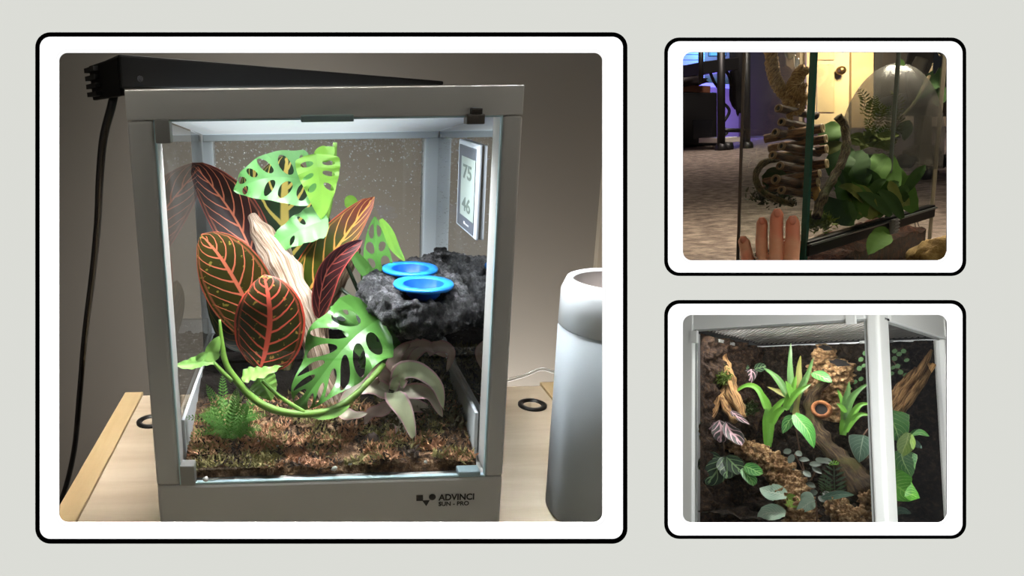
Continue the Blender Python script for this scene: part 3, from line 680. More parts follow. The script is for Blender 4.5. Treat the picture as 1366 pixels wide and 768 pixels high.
# ---- fern
fe_m = leafmat('fern_frond', (92, 150, 58), (130, 184, 88), None, rough=.5, trans=.3)
fe = thing('fern', M(318, 585, .05), 'small feathery green fern in the corner of the terrarium behind the tray wall', 'plant')
def frond(parent, pts, w, m, nl=16, name='frond', lance=.22, face=None, pin=True):
    P = cat(pts, nl); vs_, fs, uv = [], [], []; f = face or (CAM - P[nl // 2]).normalized()
    for i in range(nl + 1):
        t = (P[min(nl, i + 1)] - P[max(0, i - 1)]).normalized(); s = t.cross(f).normalized()
        L = w * (math.sin(math.pi * (.12 + .85 * i / nl)) ** .8)
        for sg in (-1, 1):
            d = (s * sg + t * .6).normalized(); e = P[i] + d * L + f * R.uniform(-.1, .1) * L; q = t * L * lance; k = len(vs_)
            if pin:
                mid = P[i].lerp(e, .55)
                vs_ += [P[i], mid + q, e, mid - q]; uv += [(.3, .3)] * 4; fs.append((k, k + 1, k + 2, k + 3))
                for h in (.35, .6, .8):
                    b_ = P[i].lerp(e, h)
                    for s2 in (-1, 1):
                        dd = (t * s2 * .8 + d * .6) * L * .34 * (1.1 - h * .5); k = len(vs_); ww = d * L * .07
                        vs_ += [b_ - ww, b_ + dd, b_ + ww]; uv += [(.3, .6)] * 3; fs.append((k, k + 1, k + 2))
            else:
                mid = P[i].lerp(e, .5); vs_ += [P[i] - q * .3, mid + q, e, mid - q]; uv += [(.3, .3)] * 4; fs.append((k, k + 1, k + 2, k + 3))
    tv, tf, tu = tube_data(pts, [w * .035], n=10, seg=4); k = len(vs_); vs_ += tv; uv += tu; fs += [tuple(x + k for x in f_) for f_ in tf]
    return mesh(name, vs_, fs, m, parent, False, uv)
fr_ = random.Random(3)
for i in range(26):
    an = math.pi * (-.02 + 1.04 * i / 25) + fr_.uniform(-.1, .1); ln = fr_.uniform(50, 80) * (1 if i % 2 else .65); dd = fr_.uniform(.015, .09)
    b = M(308 + fr_.uniform(-12, 14), 584, .045); tx, ty = 306 + math.cos(an) * ln * .85, 578 - math.sin(an) * ln
    frond(fe, [b, b.lerp(M(tx, ty, dd), .5) + Vector((0, 0, .008)), M(tx, ty, dd)], px(8, 540, .04), fe_m, 16)
# ---- earth star bromeliad
es_a = leafmat('earth_star', (188, 184, 156), (198, 184, 166), (206, 196, 172), 1, .02, 0, .3, (222, 176, 178), .16, band=.5, bandcol=(132, 140, 96), rough=.45, loop=False)
es_b = leafmat('earth_star_pale', (208, 206, 182), (214, 206, 190), (206, 212, 170), 1, .02, 0, .3, (232, 190, 196), .14, band=.55, bandcol=(160, 172, 120), rough=.45, loop=False)
es_c = leafmat('earth_star_brown', (176, 148, 134), (190, 160, 148), (190, 164, 150), 1, .02, 0, .3, (186, 140, 140), .14, rough=.5, loop=False)
es = thing('earth_star', M(524, 560, .08), 'pink and grey-green striped earth star rosette by the driftwood foot', 'plant')
c0 = (524, 524, .08)
for m_, w_, pts, fc in ((es_b, 14, ((530, 512, .08), (538, 496, .075), (560, 496, .065), (582, 514, .06), (592, 546, .058)), (.1, 0, .4)),
                        (es_b, 15, ((524, 524, .075), (530, 535, .06), (542, 554, .05), (553, 590, .04)), (.1, 0, .4)),
                        (es_a, 12, ((532, 524, .08), (552, 522, .07), (574, 528, .065), (590, 556, .06)), (.2, 0, .4)),
                        (es_a, 14, ((518, 524, .08), (496, 516, .07), (472, 520, .06), (450, 545, .05)), (-.1, 0, .4)),
                        (es_a, 10, ((518, 520, .085), (502, 506, .08), (488, 506, .075), (474, 522, .07)), (-.2, 0, .2)),
                        (es_c, 13, ((520, 514, .085), (508, 500, .08), (500, 498, .075), (494, 508, .07)), (0, 0, .2)),
                        (es_a, 9, ((452, 545, .05), (460, 552, .048), (474, 554, .046), (490, 551, .046)), (0, 0, .6)),
                        (es_c, 15, ((530, 510, .09), (540, 480, .095), (565, 462, .1), (598, 476, .1)), (.1, 0, .5)),
                        (es_c, 13, ((526, 510, .09), (530, 484, .095), (544, 464, .1), (566, 455, .105)), (-.2, 0, .2)),
                        (es_c, 11, ((522, 512, .09), (524, 492, .09), (532, 470, .095), (548, 458, .1)), (-.3, 0, .1)),
                        (es_c, 9, ((570, 470, .1), (585, 462, .1), (602, 470, .1), (596, 496, .1)), (.1, 0, .3)),
                        (es_a, 11, ((526, 560, .07), (536, 566, .06), (534, 580, .05), (524, 594, .045)), (0, 0, .3)),
                        (es_c, 10, ((520, 540, .08), (508, 548, .07), (494, 552, .065), (486, 566, .06)), (0, 0, .5)),
                        (es_b, 7, ((524, 520, .078), (528, 508, .078), (536, 500, .078)), (.2, 0, .1)),
                        (es_a, 12, ((526, 522, .08), (540, 538, .08), (568, 545, .085), (586, 560, .09)), (.3, 0, .5))):
    P_ = [M(*q) for q in pts]; leaf('leaf', es, m_, P_, px(w_, 520, .07), kind='strap', face=(CAM - P_[1]).normalized() + Vector(fc) * 1.3, fold=.25, wav=.12, wn=2)
blob('dark_core', M(545, 470, .11), (.012, .012, .012), mottled('dried_core', [(20, 16, 13), (70, 58, 46)], 90), es, .5, 14, 3)
# ---- rock ledge with two blue cups
m_rock = mottled('grey_resin_rock', [(18, 18, 20), (60, 59, 62), (158, 156, 160)], 75, .4, 1.0, .008, spec=.6, scale2=200)
led = thing('rock_ledge', M(600, 430, .13), 'dark grey resin rock ledge fixed to the side pane of the terrarium', 'ledge')
vs_, fs = [], []; NA, NR = 96, 22; zt_l = -.188
outl = [M(476, 386, .11), M(486, 372, .15), M(515, 358, .19), (M(556, 349, .23)), M(600, 347, .255), W(.1615, YF + .26, 0), W(.1615, YF + .16, 0), W(.1615, YF + .07, 0), M(630, 410, .06), M(590, 420, .045), M(545, 416, .04), M(508, 405, .06), M(486, 396, .085)]
outl = [Vector((p.x, p.y, 0)) for p in outl]; cen = Vector((.105, YF + .145, 0))
loop = cat(outl + [outl[0]], NA)[:-1]
CUPS = [onZ(565, 379, -.1835), onZ(547, 358.5, -.1835)]
def ledge_pt(a, r, side):
    p = cen.lerp(loop[a], r); n_ = noise.fractal(Vector((p.x * 55, p.y * 55, side * 3.3)), 1, 2, 4)
    if side == 1:
        z = zt_l + .004 * n_ - .006 * r ** 4 - .004 * abs(noise.noise(Vector((p.x * 130, p.y * 130, 2)))) * 1.5
        if min((Vector((p.x, p.y, 0)) - Vector((c.x, c.y, 0))).length for c in CUPS) < .021: z -= .017
    else:
        z = zt_l - .022 - .034 * (1 - r ** 2.2) - .010 * n_ * (1 - r * .6) - .012 * max(0, (p.x - .06) / .1)
    return W(p.x + .003 * n_ * (r > .9) * (p.x < .15), p.y, z)
for side in (1, 0):
    for r_ in range(NR + 1):
        for a in range(NA): vs_.append(ledge_pt(a, r_ / NR, side))
H_ = (NR + 1) * NA
for side in (0, 1):
    for r_ in range(NR):
        for a in range(NA):
            i = side * H_ + r_ * NA + a; j = side * H_ + r_ * NA + (a + 1) % NA; fs.append((i, j, j + NA, i + NA) if side == 0 else (i, i + NA, j + NA, j))
for a in range(NA):
    i, j = NR * NA + a, NR * NA + (a + 1) % NA; fs.append((i, j, H_ + j, H_ + i))
lo_ = mesh('rock', vs_, fs, m_rock, led, True)
md = lo_.modifiers.new('sub', 'SUBSURF'); md.levels = 1; md.render_levels = 2
tx = bpy.data.textures.new('rockn', 'CLOUDS'); tx.noise_scale = .011; tx.noise_depth = 5
dm = lo_.modifiers.new('disp', 'DISPLACE'); dm.texture = tx; dm.strength = .019; dm.mid_level = .5; dm.texture_coords = 'GLOBAL'
g = N('blue_silicone'); m_blue = g.fin(C4((22, 132, 226)), .4)
m_blue_in = plain('blue_cup_inside', (14, 92, 205), .4, var=.05)
for px_, py_, d_, lab in ((565, 379, .085, 'bright blue feeding cup in the rock ledge, the one beside the ledge rim'), (547, 358.5, .195, 'bright blue feeding cup in the rock ledge, set deeper near the back pane')):
    c = M(px_, py_, d_); c = W(c.x, c.y, -.183)
    c = onZ(px_, py_, -.1835)
    cup = thing('feeding_cup', c, lab, 'cup')
    lathe('rim', [(.020, -.001), (.0285, -.002), (.029, 0), (.0285, .0016), (.020, .0012), (.019, -.001)], c, m_blue, cup, seg=48)
    lathe('bowl', [(.0195, .0006), (.016, -.010), (.012, -.014), (0, -.0145)], c, m_blue_in, cup, seg=48)

# ================================================================== ROOM 3: planted tank on a white stage
def cw(v): return EX * v[0] + EY * v[1] + EZ * v[2]          # camera axes -> world direction
_vz = -(630 - 383) / (652 * .514 + 974)
V3 = cw((.514 * _vz, 1, _vz)).normalized()
O3 = D(1172, 424, 1.1)
_n = ray(918, 438).cross(ray(1150, 422.5))
A3 = _n.cross(V3).normalized(); A3 = A3 if A3.dot(EX) < 0 else -A3
B3 = V3.cross(A3).normalized(); B3 = B3 if B3.dot(EX) > 0 else -B3
LA, LB = .3065, .2236
def L3(a, b, h): return O3 + A3 * a + B3 * b + V3 * h
def Q(x, y, b): return onP(x, y, L3(0, b, 0), B3)            # plane parallel to the front pane, b metres behind it
def Qa(x, y, a): return onP(x, y, L3(a, 0, 0), A3)           # plane parallel to the side pane
def hb(name, a0, a1, b0, b1, h0, h1, m, parent=None, bev=.002, seg=3):
    return slab(name, L3(a0, b0, h0), A3 * (a1 - a0), B3 * (b1 - b0), V3 * (h1 - h0), m, parent, bev, seg)
m_w3 = plain('powder_white_frame', (226, 228, 226), .45, var=.01)
m_w3d = plain('pale_grey_seal', (150, 152, 150), .5)
m_blk3 = plain('black_trim', (14, 14, 14), .5)
t3 = thing('planted_tank', L3(.15, .11, .36), 'white-framed glass tank with peat walls, bark and bromeliads', 'terrarium')
a1 = (onP(1157, 500, O3, B3) - O3).dot(A3); b1 = (onP(1190, 500, O3, A3) - O3).dot(B3)
hb('corner_post', 0, a1, 0, b1, -.05, .36, m_w3, t3, .006, 5)
hb('corner_post', LA - .012, LA + .021, -.004, .014, -.05, .36, m_w3, t3, .004)
hb('corner_post', -.004, .010, LB - .006, LB + .012, 0.001, .36, m_w3, t3, .003)
hb('top_bar', a1, LA + .021, -.002, .012, -.05, -.0005, m_w3, t3, .0015)
hb('top_bar', -.002, .010, b1, LB + .012, -.05, -.0005, m_w3, t3, .0015)
hb('top_bar', -.004, LA + .021, LB, LB + .012, -.05, -.004, m_w3, t3, .0015)
hb('seal_strip', a1, LA - .012, .002, .006, -.0005, .0025, m_w3d, t3, 0)
hb('seal_strip', .003, .006, b1, LB - .006, -.0005, .003, m_w3d, t3, 0)
for a in (a1 + .0005, LA - .015): hb('seal_strip', a, a + .0025, .003, .006, .0025, .36, m_w3d, t3, 0)
hb('seal_strip', .003, .006, b1 + .0005, b1 + .003, .0035, .36, m_w3d, t3, 0)
m_p3 = glass('tank_pane', (.97, .98, .975), .7)
quad('front_pane', [L3(a1, .004, .003), L3(LA - .012, .004, .003), L3(LA - .012, .004, .36), L3(a1, .004, .36)], m_p3, t3)
quad('side_pane', [L3(.004, b1, .003), L3(.004, LB - .006, .003), L3(.004, LB - .006, .36), L3(.004, b1, .36)], m_p3, t3)
# door sealing clips
for (x0, y0, x1, y1) in ((917, 441, 929.5, 457), (1127, 420, 1141, 431.5)):
    p, q = onP(x0, y0, L3(0, -.004, 0), B3), onP(x1, y1, L3(0, -.004, 0), B3)
    w_ = q - p; du = w_.dot(V3); wa = w_.dot(A3); slab('door_clip', p, A3 * wa, V3 * du, B3 * .006, m_w3, t3, .001)
for (x0, y0, x1, y1, b) in ((1015, 431.5, 1052, 435.5, -.001), ):
    p, q = Q(x0, y0, b), Q(x1, y1, b); slab('door_handle', p, A3 * (q - p).dot(A3), V3 * .0035, B3 * .003, m_w3d, t3, .0005)
# lid mesh of slanting bars in a black rim
def lid(x, y): return onP(x, y, L3(0, 0, -.001), V3)
d_ = (lid(1040, 436) - lid(1000, 455)); d_ = (d_ - V3 * d_.dot(V3)).normalized(); s_ = d_.cross(V3).normalized()
vs_, fs = [], []; a_lo, a_hi, b_lo, b_hi = .012, LA - .022, .020, LB - .02
def clipbar(c):
    t0, t1 = -9, 9
    for ax, lo, hi in ((A3, a_lo, a_hi), (B3, b_lo, b_hi)):
        p = (c - O3).dot(ax); v = d_.dot(ax)
        if abs(v) < 1e-6: continue
        x, y = sorted(((lo - p) / v, (hi - p) / v)); t0, t1 = max(t0, x), min(t1, y)
    return t0, t1
cc = L3((a_lo + a_hi) / 2, (b_lo + b_hi) / 2, -.001)
for i in range(-45, 46):
    c = cc + s_ * i * .0064; t0, t1 = clipbar(c)
    if t1 - t0 < .003: continue
    k = len(vs_); w = s_ * .0016
    for p in (c + d_ * t0, c + d_ * t1):
        vs_ += [p - w, p + w, p + w - V3 * .001, p - w - V3 * .001]
    fs += [(k, k + 1, k + 5, k + 4), (k + 2, k + 3, k + 7, k + 6), (k + 1, k + 2, k + 6, k + 5), (k + 3, k, k + 4, k + 7)]
mesh('lid_slats', vs_, fs, plain('light_grey_mesh', (205, 200, 198), .5, var=0), t3, False, kind='stuff')
for a0, a_1, b0, b_1 in ((.011, LA - .02, .012, b_lo), (.011, LA - .02, b_hi, LB), (.0, a_lo, .02, LB - .02), (a_hi, LA + .01, .012, LB)):
    hb('lid_rim', a0, a_1, b0, b_1, -.004, -.0006, m_blk3, t3, 0)
hb('lid_catch', .06, .11, LB - .03, LB - .026, .002, .007, m_w3d, t3, .0005)
p = Qa(960, 452, LA - .02); slab('lid_catch', p, B3 * .05, V3 * .006, A3 * .003, m_w3d, t3, .0005)
hb('base', -.004, LA + .021, -.004, LB + .012, .361, .39, m_w3, t3, .003)
struct(quad('floor', [L3(.335, -.02, .391), L3(-.3, -.02, .391), L3(-.3, .5, .391), L3(.335, .5, .391)], plain('white_stage', (228, 228, 226), .8, var=0)))
# planted walls and ground
def relief(name, f, nu, nv, amp, m, label, seed=0):
    vs_, fs = [], []; n_ = None
    for j in range(nv + 1):
        for i in range(nu + 1):
            p, nn = f(i / nu, j / nv); r_ = noise.fractal(p * 55 + Vector((seed, 0, 0)), 1, 2, 5) + .7 * abs(noise.noise(p * 24 + Vector((0, seed, 0))))
            vs_.append(p + nn * (amp * r_ * min(1, i / nu * 9, (nu - i) / nu * 9 + .1)))
    for j in range(nv):
        for i in range(nu): a = j * (nu + 1) + i; fs.append((a, a + 1, a + nu + 2, a + nu + 1))
    return tag(mesh(name, vs_, fs, m, None, True), label, 'substrate', kind='stuff')
m_peat = mottled('peat_wall', [(14, 11, 9), (42, 33, 26), (88, 71, 55)], 150, .85, .9, .006, 9)
m_peat2 = mottled('reddish_peat', [(19, 14, 11), (52, 37, 27), (100, 75, 54)], 150, .85, .9, .006, 9)
relief('peat_wall', lambda u, v: (L3(LA * (1 - u) - .004 + .010 * u, LB - .003, .002 + .36 * v), -B3), 150, 150, .013, m_peat, 'dark brown peat wall at the back of the tank under a barred lid')
relief('peat_wall', lambda u, v: (L3(LA - .016, .012 + (LB - .012) * u, .004 + .36 * v), -A3), 110, 150, .014, m_peat2, 'reddish brown peat side wall behind the forked driftwood with moss', 4)
relief('peat_ground', lambda u, v: (L3(LA * (1 - u) * .98, .012 + (LB - .012) * v, .325 - .03 * v), -V3), 100, 70, .008, m_peat, 'dark loose peat ground under the bark pieces in the tank', 8)
# driftwood, left fork
m_fork = grainwood('tan_driftwood', (204, 164, 112), (150, 112, 72), (66, 46, 28), 8, 1.6, .7, .9)
f3 = thing('driftwood', Q(985, 560, .06), 'forked tan driftwood with green moss leaning on the peat side wall', 'driftwood')
def r3(w, b): return w * 1.2 / F
tube('branch', [Q(*q) for q in ((962, 458, .10), (966, 478, .095), (972, 500, .085), (976, 522, .075), (984, 540, .065), (990, 556, .06))], [.003, .007, .010, .011, .011, .005], m_fork, f3, n=40, seg=14, rough=.6, nscale=70, ridge=.1)
tube('branch', [Q(*q) for q in ((972, 512, .08), (962, 525, .07), (955, 542, .06), (945, 557, .05))], [.008, .007, .006, .007], m_fork, f3, n=30, seg=12, rough=.6, nscale=70, ridge=.1)
tube('branch', [Q(*q) for q in ((962, 530, .068), (970, 545, .06), (980, 562, .05))], [.006, .007, .006], m_fork, f3, n=24, seg=12, rough=.6, nscale=70)
mosm = plain('bright_moss', (96, 118, 34), .8, var=.2)
def pmoss(x, y, b, s):
    def f(): return Q(x, y, b) + Vector((R.gauss(0, s), R.gauss(0, s * .6), R.gauss(0, s))), (-B3 - V3 * .3)
    return f
tufts('moss_patch', 420, pmoss(966, 505, .065, .0055), ((mosm, 1),), ('bright green moss patch growing on the forked driftwood',), .006)
tufts('moss_patch', 300, pmoss(1002, 545, .12, .006), ((plain('dim_moss', (62, 84, 30), .8, var=.2), 1),), ('dim green moss patch beside the tall bromeliad base',), .006)
# right driftwood
rd = thing('driftwood', Q(1195, 550, .15), 'flaring tan driftwood fan rising behind the side pane of the tank', 'driftwood')
for pts, rr in ((((1192, 552, .16), (1205, 528, .17), (1225, 500, .185), (1243, 466, .195)), [.008, .010, .009, .002]), (((1196, 558, .15), (1215, 530, .165), (1230, 510, .175), (1246, 485, .185)), [.008, .008, .006, .003]), (((1190, 535, .165), (1203, 515, .175), (1222, 490, .19)), [.010, .009, .003])):
    tube('branch', [Q(*q) for q in pts], rr, m_fork, rd, n=36, seg=14, rough=.4, nscale=60, ridge=.12, squash=.6)
# cork tubes, log and bark
m_cork = mottled('cork_bark', [(36, 25, 17), (146, 110, 72), (238, 206, 156)], 130, .85, 1.0, .006, 10, scale2=220)
m_hole_shade = plain('hollow_shade', (12, 8, 6), .9, var=0)  # near-black colour painted as the shade inside open ends and the knot
def cork(pts, rad, label, hollow=True, seed=0):
    t = thing('cork_tube', Q(*pts[-1]), label, 'cork bark')
    P_ = [Q(*q) for q in pts]
    tube('bark', P_, rad, m_cork, t, n=110, seg=44, rough=.6, nscale=140, seed=seed, cap=True)
    if hollow:
        d = (P_[0] - P_[1]).normalized(); s = d.orthogonal().normalized(); b = d.cross(s); c = P_[0] + d * .0004
        vs_ = [c + (s * math.cos(a * .5236) + b * math.sin(a * .5236)) * rad[0] * .72 * (1 + .2 * math.sin(a * 2.3)) for a in range(12)]
        mesh('hollow', vs_, [tuple(range(12))], m_hole_shade, t, False)
    return t
cork([(1101, 464, .15), (1097, 480, .16), (1090, 505, .17), (1088, 530, .18)], [.014, .0155, .016, .015], 'upright cork tube, the one standing beside the broad bromeliad')
cork([(1120, 484, .14), (1117, 500, .15), (1113, 522, .16), (1110, 560, .17)], [.019, .020, .019, .017], 'upright cork tube with a ragged rim beside the dark curved branch', seed=3)
cork([(972, 590, .10), (1000, 602, .09), (1030, 618, .08), (1048, 640, .07), (1062, 672, .055), (1070, 700, .05)], [.013, .016, .020, .024, .025, .022], 'thick light brown cork log lying across the tank ground', False, 6)
for x, y, b, s, lab in ((1118, 680, .045, (.013, .010, .017), 'narrow upright chunk of golden cork bark beside the corner post'), (1143, 688, .03, (.019, .010, .014), 'wide chunk of golden cork bark against the corner post'), (1155, 668, .05, (.008, .008, .012), 'small dark cork chip above the wide golden chunk'), (938, 575, .05, (.006, .006, .014), 'rust-coloured bark chip on the peat side wall')):
    tag(blob('cork_chunk', Q(x, y, b), s, m_cork, None, .9, 12, 4, (A3, B3, V3), seed=x), lab, 'cork bark')
# dark branch with hollow knot
m_dbr = grainwood('mossy_dark_branch', (98, 80, 54), (64, 50, 34), (30, 22, 16), 8, 4, .75, .9, moss=(70, 66, 30))
br = thing('branch', Q(1158, 655, .08), 'dark curved branch with a hollow knot running down to the corner post', 'branch')
tube('wood', [Q(*q) for q in ((1108, 508, .12), (1094, 516, .125), (1084, 530, .13), (1084, 556, .125), (1092, 580, .12), (1112, 604, .11), (1136, 630, .095), (1162, 662, .08))], [.004, .007, .010, .011, .012, .014, .017, .021], m_dbr, br, n=70, seg=18, rough=.5, nscale=60, ridge=.08)
kn = Q(1095, 545, .115); ka = (-B3 * .9 + -A3 * .3 - V3 * .1).normalized()
lathe('knot', [(.0155, -.012), (.0150, -.002), (.0125, .001), (.0095, -.001), (.0085, -.006)], kn, mottled('orange_knot', [(60, 34, 20), (140, 88, 52), (190, 134, 88)], 60, .8), br, ka, 24)
disc('hollow', kn - ka * .004, ka, .009, m_hole_shade, br)
# bromeliads
br_g = leafmat('bromeliad_green', (36, 80, 24), (62, 116, 36), (88, 136, 48), 1, .03, 0, .3, None, rough=.35, loop=False, tip=(70, 120, 50), trans=.1)
br_d = leafmat('bromeliad_deep', (36, 72, 36), (58, 96, 48), (78, 114, 60), 1, .03, 0, .3, None, rough=.35, loop=False, trans=.1)
br_o = leafmat('bromeliad_olive', (74, 88, 36), (92, 80, 42), (110, 110, 56), 1, .03, 0, .3, None, rough=.4, loop=False)
def brom(base, label, leaves, b0):
    t = thing('bromeliad', Q(*base), label, 'plant')
    for m_, w_, pts in leaves:
        P_ = [Q(p[0], p[1], b0 + (p[2] if len(p) > 2 else 0)) for p in pts]
        leaf('leaf', t, m_, P_, r3(w_ * .6, 0), kind='strap', face=(CAM - P_[1]).normalized() + Vector((R.uniform(-.2, .2), 0, .35)), fold=.45, wav=.04, nu=3, nv=14)
    return t
brom((1026, 594, .10), 'broad green bromeliad with long arching leaves rising over the cork log', (
    (br_d, 8, ((1058, 550), (1056, 520), (1054, 490), (1055, 456))), (br_o, 7, ((1062, 545), (1065, 515), (1066, 490), (1068, 474, -.005))),
    (br_d, 7, ((1062, 535), (1070, 515), (1078, 498), (1085, 477))), (br_d, 8, ((1050, 528), (1042, 512), (1032, 500), (1018, 490))),
    (br_g, 8, ((1026, 575), (1025, 545), (1018, 528), (1008, 514))), (br_g, 7, ((1022, 545, -.01), (1012, 520, -.012), (996, 514, -.015), (976, 526, -.02))),
    (br_g, 9, ((1026, 590), (1027, 570), (1030, 552), (1042, 536), (1052, 530))), (br_g, 8, ((1030, 565), (1036, 552), (1046, 545), (1050, 548))),
    (br_g, 9, ((1048, 545, -.006), (1054, 530, -.008), (1058, 518, -.01), (1062, 500, -.014))), (br_o, 6, ((1052, 530), (1042, 524), (1034, 520), (1024, 516))),
    (br_g, 7, ((1052, 540, -.01), (1062, 525, -.012), (1072, 518, -.012), (1082, 512, -.01))), (br_g, 10, ((1024, 596), (1023, 575), (1022, 555), (1026, 535))),
    (br_g, 6, ((1056, 530, -.012), (1052, 515, -.014), (1048, 508, -.016))), (br_o, 8, ((1064, 565), (1062, 550), (1062, 535)))), .11)
brom((1126, 578, .12), 'small green bromeliad tucked between the cork tube and corner post', (
    (br_g, 7, ((1126, 575), (1126, 555), (1124, 538), (1117, 518))), (br_d, 7, ((1128, 560), (1134, 535), (1144, 522), (1160, 510))),
    (br_d, 7, ((1127, 555), (1128, 535), (1131, 522), (1133, 508))), (br_g, 7, ((1130, 565), (1138, 552), (1148, 540), (1163, 538))),
    (br_g, 7, ((1128, 575), (1136, 562), (1148, 553), (1162, 554))), (br_g, 8, ((1124, 580), (1125, 568), (1128, 550), (1132, 540))), (br_g, 5, ((1128, 550, -.01), (1122, 542, -.012), (1116, 538, -.014)))), .115)
# foliage plants
be_p = leafmat('begonia_purple', (62, 58, 56), (46, 48, 46), (206, 168, 176), 3, .09, .09, .5, (96, 90, 84), .05, rough=.5, loop=False, nscale=60)
be_g = leafmat('begonia_green', (34, 60, 40), (22, 46, 32), (128, 160, 110), 3, .06, .05, .5, None, rough=.5, loop=False, nscale=60)
be_s = leafmat('creeper_leaf', (34, 84, 40), (54, 108, 52), (90, 130, 80), 3, .05, 0, .4, None, rough=.5, loop=False)
be_l = leafmat('begonia_bright', (48, 110, 52), (84, 150, 70), (150, 196, 120), 5, .05, .05, .4, None, rough=.45, loop=False, nscale=60)
ph_g = leafmat('heart_leaf', (56, 112, 52), (80, 140, 60), (150, 186, 110), 6, .035, .025, .4, (120, 160, 90), .03, rough=.4, loop=False, trans=.1)
ph_k = leafmat('heart_leaf_grey', (70, 100, 84), (88, 118, 100), (140, 160, 140), 6, .03, .02, .4, (150, 160, 140), .03, rough=.45, loop=False)
ph_b = leafmat('heart_leaf_bright', (86, 160, 54), (110, 184, 70), (150, 206, 96), 8, .04, .06, .4, None, rough=.3, loop=False, trans=.15)
ph_y = leafmat('heart_leaf_yellow', (130, 160, 64), (110, 150, 60), (170, 190, 100), 6, .05, .03, .4, None, rough=.4, loop=False)
pale = leafmat('silver_leaf', (176, 200, 178), (150, 182, 158), (206, 218, 200), 8, .03, .05, .4, None, rough=.5, loop=False)
dkl = leafmat('dark_leaflet', (44, 56, 52), (70, 80, 74), (90, 100, 90), 4, .05, 0, .4, None, rough=.5, loop=False)
lgt = leafmat('light_leaf', (70, 150, 60), (96, 176, 80), (150, 206, 116), 8, .05, .03, .4, None, rough=.4, loop=False, trans=.15)
m_st3 = plain('thin_brown_stem', (96, 66, 48), .6)
def plant(name, label, base, leaves, stems=()):
    t = thing(name, Q(*base), label, 'plant')
    for m_, w_, kind, pts in leaves:
        P_ = [Q(*p) for p in pts]
        leaf('leaf', t, m_, P_, r3(w_, 0), kind=kind, face=(CAM - P_[1]).normalized() + Vector((R.uniform(-.25, .25), 0, R.uniform(.1, .5))), fold=.18, wav=.06, nu=3, nv=12)
    for pts in stems: tube('stem', [Q(*p) for p in pts], [.0011], m_st3, t, n=14, seg=6)
    return t
plant('begonia', 'dusky purple begonia with pink striped leaves under the forked driftwood', (966, 600, .05), (
    (be_p, 13, 'round', ((960, 560, .05), (962, 572, .048), (962, 580, .046), (960, 590, .045))), (be_p, 11, 'round', ((968, 562, .05), (974, 575, .05), (982, 583, .05), (990, 594, .05))),
    (be_p, 11, 'round', ((956, 562, .05), (948, 570, .048), (944, 578, .046), (936, 586, .045))), (be_p, 5, 'lance', ((975, 548, .05), (985, 556, .05), (1000, 566, .05))),
    (be_l, 6, 'round', ((945, 575, .05), (940, 582, .05), (937, 588, .05)))), (((960, 562, .05), (964, 580, .055), (966, 602, .055)),))
plant('begonia', 'dark green begonia with pale ribs spreading over the peat below the purple one', (965, 640, .05), (
    (be_g, 15, 'round', ((966, 610, .05), (960, 622, .045), (952, 634, .04), (942, 646, .035))), (be_g, 13, 'round', ((966, 608, .05), (968, 620, .045), (970, 628, .04), (968, 638, .035))),
    (be_g, 12, 'round', ((968, 608, .05), (976, 616, .048), (984, 624, .046), (992, 630, .045))), (be_g, 12, 'round', ((962, 610, .05), (950, 612, .045), (942, 618, .04), (932, 626, .035))),
    (be_l, 9, 'round', ((992, 622, .045), (1000, 624, .042), (1008, 628, .04), (1018, 632, .038))), (be_l, 8, 'round', ((990, 624, .045), (996, 632, .042), (1002, 640, .04), (1005, 648, .038)))), (((966, 608, .05), (966, 625, .055), (965, 645, .06)),))
plant('tiny_purple_plant', 'tiny dark plant with a pink veined leaf on the peat wall behind the bromeliad', (1005, 515, .17), ((be_p, 9, 'heart', ((1002, 492, .16), (1002, 500, .16), (998, 514, .16))), (be_g, 7, 'round', ((1006, 492, .16), (1014, 490, .16), (1022, 488, .16))), (be_g, 7, 'round', ((1000, 490, .16), (994, 492, .16), (988, 500, .16)))))
plant('leafy_sprig', 'light green drooping leaf on a thin brown stem over the cork log', (1072, 640, .07), ((lgt, 10, 'lance', ((1060, 552, .08), (1068, 562, .075), (1078, 575, .07), (1086, 598, .065))), (be_l, 7, 'lance', ((1060, 555, .08), (1052, 562, .08), (1044, 578, .08)))), (((1060, 552, .08), (1064, 585, .08), (1070, 615, .08), (1076, 640, .075)),))
plant('leafy_sprig', 'broad dark green leaf curling in front of the cork tubes', (1100, 520, .12), ((be_l, 8, 'lance', ((1084, 497, .12), (1092, 500, .115), (1100, 504, .11), (1110, 510, .11))),), (((1108, 508, .11), (1104, 516, .12), (1094, 522, .13)),))
plant('heart_leaf_vine', 'grey-green heart-shaped leaf hanging beside the corner post and dark branch', (1150, 580, .09), ((ph_k, 15, 'heart', ((1152, 580, .09), (1150, 590, .088), (1148, 600, .086), (1146, 617, .085))),), (((1152, 580, .09), (1158, 572, .095)),))
plant('dark_sprig', 'dark grey-green leaflets in the shade beneath the curved branch', (1080, 650, .07), [(dkl, 4, 'lance', ((x, y, .07), (x + dx, y + dy, .068), (x + 2 * dx, y + 2 * dy, .066))) for x, y, dx, dy in ((1055, 600, -5, 2), (1062, 602, 4, 3), (1058, 606, -3, 6), (1066, 612, 7, 1), (1060, 626, -6, 1), (1072, 628, 5, 4), (1080, 618, 8, 1), (1088, 612, 8, 2), (1084, 622, 6, 5), (1070, 640, -5, 3), (1076, 644, 6, 3), (1096, 612, 8, 3), (1090, 655, -5, 2), (1098, 656, 5, 3), (1092, 662, 6, 4))], (((1060, 605, .07), (1072, 630, .075), (1080, 655, .075)), ((1094, 615, .07), (1082, 640, .075))))
fd3 = thing('fern', Q(1112, 660, .06), 'small dark fern with a bright tip beneath the curved branch', 'plant')
